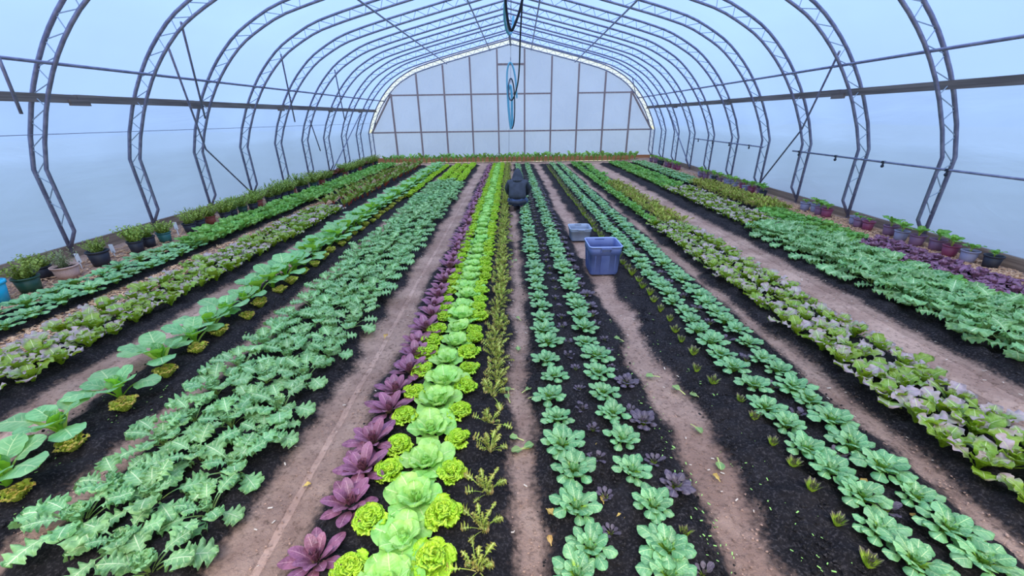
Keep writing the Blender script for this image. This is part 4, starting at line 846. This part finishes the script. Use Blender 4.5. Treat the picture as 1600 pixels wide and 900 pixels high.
# ------------------------------------------------------------------ hoses on an overhead cable
hb_ = plain('black_hose', (28, 34, 50), 0.4); hc = plain('light_blue_hose', (92, 168, 190), 0.4)
def smooth3(P, n=3):
    P = [Vector(p) for p in P]
    for _ in range(n):
        Q = [P[0]]
        for a, b in zip(P[:-1], P[1:]): Q += [a.lerp(b, .25), a.lerp(b, .75)]
        Q.append(P[-1]); P = Q
    return P
bar('overhead_cable', (.07, YB + .3, 3.02), (.07, YE, 3.02), .004, M['galv'], 'thin wire cable strung under the ridge for the hose', 'cable', skew=False)
XH = .07
q = MB(); q.tube(smooth3([(XH + .20, 6.2, 3.35), (XH + .13, 6.4, 3.08), (XH + .06, 6.5, 2.93), (XH, 6.6, 2.84), (XH - .045, 6.5, 2.96), (XH - .07, 6.3, 3.15), (XH - .08, 6.1, 3.4)]), .019, 8)
tag(q.build('hose_loop', hb_, None, True), 'near black hose loop hanging at the top of the picture', 'hose', 'hose loops on the overhead cable')
q = MB(); q.tube(smooth3([(XH - .05, 8.2, 3.8), (XH - .12, 8.6, 3.5), (XH - .09, 9.0, 3.3), (XH - .02, 9.2, 3.22), (XH + .04, 9.4, 3.35), (XH + .06, 9.5, 3.6)]), .024, 8)
tag(q.build('hose_loop', hc, None, True), 'light blue hose loop hanging at the top of the picture', 'hose', 'hose loops on the overhead cable')
q = MB(); q.tube(smooth3([(XH + .22, 8.6, 3.7), (XH + .19, 9.4, 3.2), (XH + .19, 10.0, 2.75), (XH + .16, 10.6, 2.45), (XH + .08, 11.0, 2.22), (XH + .01, 11.2, 2.12), (XH - .05, 11.3, 2.18), (XH - .07, 11.5, 2.4), (XH - .05, 11.7, 2.6), (XH, 11.8, 2.7), (XH + .05, 11.9, 2.62), (XH + .09, 12.0, 2.4), (XH + .10, 12.1, 1.9), (XH + .07, 12.2, 1.55), (XH + .02, 12.3, 1.45)]), .017, 8)
tag(q.build('hanging_hose', hb_, None, True), 'long black hose swinging down in front of the end wall', 'hose')
q = MB(); q.tube(smooth3([(XH - .02, 11.6, 1.5), (XH - .07, 11.6, 1.9), (XH - .10, 11.6, 2.4), (XH - .10, 11.6, 2.85), (XH - .02, 11.6, 3.06), (XH + .07, 11.6, 2.92), (XH + .13, 11.6, 2.6), (XH + .15, 11.6, 2.2)]), .022, 8)
tag(q.build('hose_loop', hc, None, True), 'tall light blue hose loop hanging before the end wall', 'hose', 'hose loops on the overhead cable')
q = MB(); q.tube(smooth3([(XH - .01, 12.6, 1.42), (XH - .05, 12.6, 1.7), (XH - .08, 12.6, 2.1), (XH - .085, 12.6, 2.45), (XH - .01, 12.6, 2.62), (XH + .03, 12.6, 2.3), (XH + .02, 12.6, 1.9), (XH + .035, 12.6, 1.5)]), .034, 8)
tag(q.build('hose_loop', hc, None, True), 'thick bundle of light blue hose ending before the end wall', 'hose', 'hose loops on the overhead cable')
for y, z in ((11.6, 3.06), (12.6, 2.62)):
    q = MB(); q.tube([(XH, y, z), (XH, y, 3.02 if z < 3.0 else 3.12)], .004, 6); q.box((XH, y, z + .04), (.02, .05, .06)); tag(q.build('cable_hook', M['galv']), 'small hook on the cable holding the ' + ('tall hose loop' if z > 3 else 'thick hose bundle'), 'hook')
bar('pull_cord', (.0, 12.6, 1.42), (-.03, 12.6, .05), .004, hb_, 'thin cord dangling from the hose end to the ground', 'cord', skew=False)

# ------------------------------------------------------------------ irrigation pipes on the strawberry wall
for y0, y1, lab in ((3.6, HY[1] + 1.35, 'near grey irrigation pipe with drop nozzles on the strawberry wall'), (HY[2] + 1.0, HY[5] + .6, 'far grey irrigation pipe with drop nozzles on the strawberry wall')):
    o = empty('irrigation_pipe', (5.62 + DX(y0), y0, 1.08), -0.0215); tag(o, lab, 'pipe', 'irrigation pipes on the wall')
    q = MB(); q.tube([(0, 0, 0), (0, y1 - y0, 0)], .014, 8); q.build('pipe', M['galv'], o, True)
    y = .55
    while y < y1 - y0:
        q = MB(); q.tube([(0, y, .0), (0, y, -.03), (0, y, -.055), (0, y, -.075)], [.010, .012, .022, .012], 8); q.box((0, y, 0), (.034, .04, .034)); q.build('nozzle', hb_, o); y += .95
# thin wire on the other wall
bar('side_wire', (-5.72, 2.2, 1.63), (-5.72, YE, 1.58), .004, M['galv'], 'thin wire strung along the herb pot wall', 'wire')

# plant tags and fallen leaves
wt = plain('white_tag', (236, 238, 240), 0.5)
for (x, y, z, lab) in ((-5.62, 4.98, .13, 'white plant tag by the wide black herb pot'), (-5.58, 5.42, .12, 'white plant tag beside the small black pot'), (-5.5, 6.50, .17, 'large white plant tag past the teal pot'), (-5.5, 15.3, .2, 'white plant tag by the far red lettuce')):
    q = MB(); q.box((x, y, z), (.06, .004, .12)); q.box((x, y, z - .1), (.014, .004, .12)); tag(q.build('plant_tag', wt), lab, 'tag', 'white plant tags')
fallen = [(0.06, 1.72), (0.10, 1.80), (0.13, 1.74), (0.01, 2.22), (0.05, 2.28), (0.10, 2.24), (0.14, 2.18), (0.02, 2.14), (0.08, 2.86), (0.03, 2.92), (0.12, 3.3), (0.05, 4.9), (0.10, 5.05), (0.02, 5.2), (0.13, 5.4),
          (1.12, 1.92), (1.10, 2.4), (0.97, 2.9), (0.95, 3.3), (1.20, 2.2), (1.16, 1.66), (1.30, 2.15)]
M['litter'] = L_('fallen_leaf', (104, 152, 112), (130, 164, 110), (190, 208, 160), 0.12, 0.2, root=(196, 206, 140), rootv=(0.3, 0.6), rough=0.5)
M['dry'] = L_('dry_leaf', (206, 176, 112), (176, 140, 86), (220, 200, 150), 0.1, 0.2, rough=0.7)
fl_me = []
for i in range(4):
    V, F, U = leaf_data(L=.11, W=.055, tp=.42, pw=.005, e0=14, e1=-10, cup=.35, ruf=.2, rf=2, seed=40 + i, nx=6, ny=8); fl_me.append(mesh_from('fallen_leaf', V, F, U, M['litter'], True))
V, F, U = leaf_data(L=.08, W=.05, tp=.2, pw=.004, e0=18, e1=-8, cup=.5, ruf=.35, rf=2, seed=50, nx=6, ny=7); dry_me = mesh_from('dry_leaf', V, F, U, M['dry'], True)
for i, (x, y) in enumerate(fallen):
    o = add('fallen_leaf', fl_me[i % 4]); o.location = (x, y, .012); o.rotation_euler = (0, 0, random.uniform(0, 6.28)); s = random.uniform(.7, 1.0); o.scale = (s, s, s)
    wh = 'on the worker path' if x < .6 else 'on the path of the bins'
    k = sorted([p[1] for p in fallen if (p[0] < .6) == (x < .6)]).index(y) + 1
    tag(o, f'fallen green leaf {wh}, {ordinal(k)} from the front', 'leaf', 'fallen leaves ' + wh)
dry = [(-1.05, 1.50, 'straw-coloured dry leaf on the path beside the purple pak choi'), (.50, 1.27, 'dry leaf between the two front tatsoi rows'), (.47, 1.36, 'second dry leaf between the tatsoi rows, behind the first'), (.46, 1.72, 'brown dry leaf near the third dark seedling'), (.19, 1.34, 'torn dry leaf at the front edge of the worker path'), (.20, 1.16, 'tan dry leaf at the front corner of the tatsoi bed'), (1.88, 1.24, 'tan dry leaf under the front tatsoi past the bins'), (2.0, 1.08, 'yellow leaf lying by the front tatsoi past the bins'), (1.80, 1.42, 'dry stem scrap between the tatsoi past the bins'), (3.1, 1.75, 'pale dry leaf at the mustard path edge'), (-1.06, 3.0, 'pale dry leaf in the middle of the kale path'), (1.10, 1.50, 'crumpled olive leaf on the path of the bins')]
for x, y, lab in dry:
    o = add('dry_leaf', dry_me); o.location = (x, y, .035 if .17 < x < .93 or x > 1.3 else .012); o.rotation_euler = (0, 0, random.uniform(0, 6.28)); s = random.uniform(.5, .8); o.scale = (s, s, s); tag(o, lab, 'leaf', 'dry leaves')
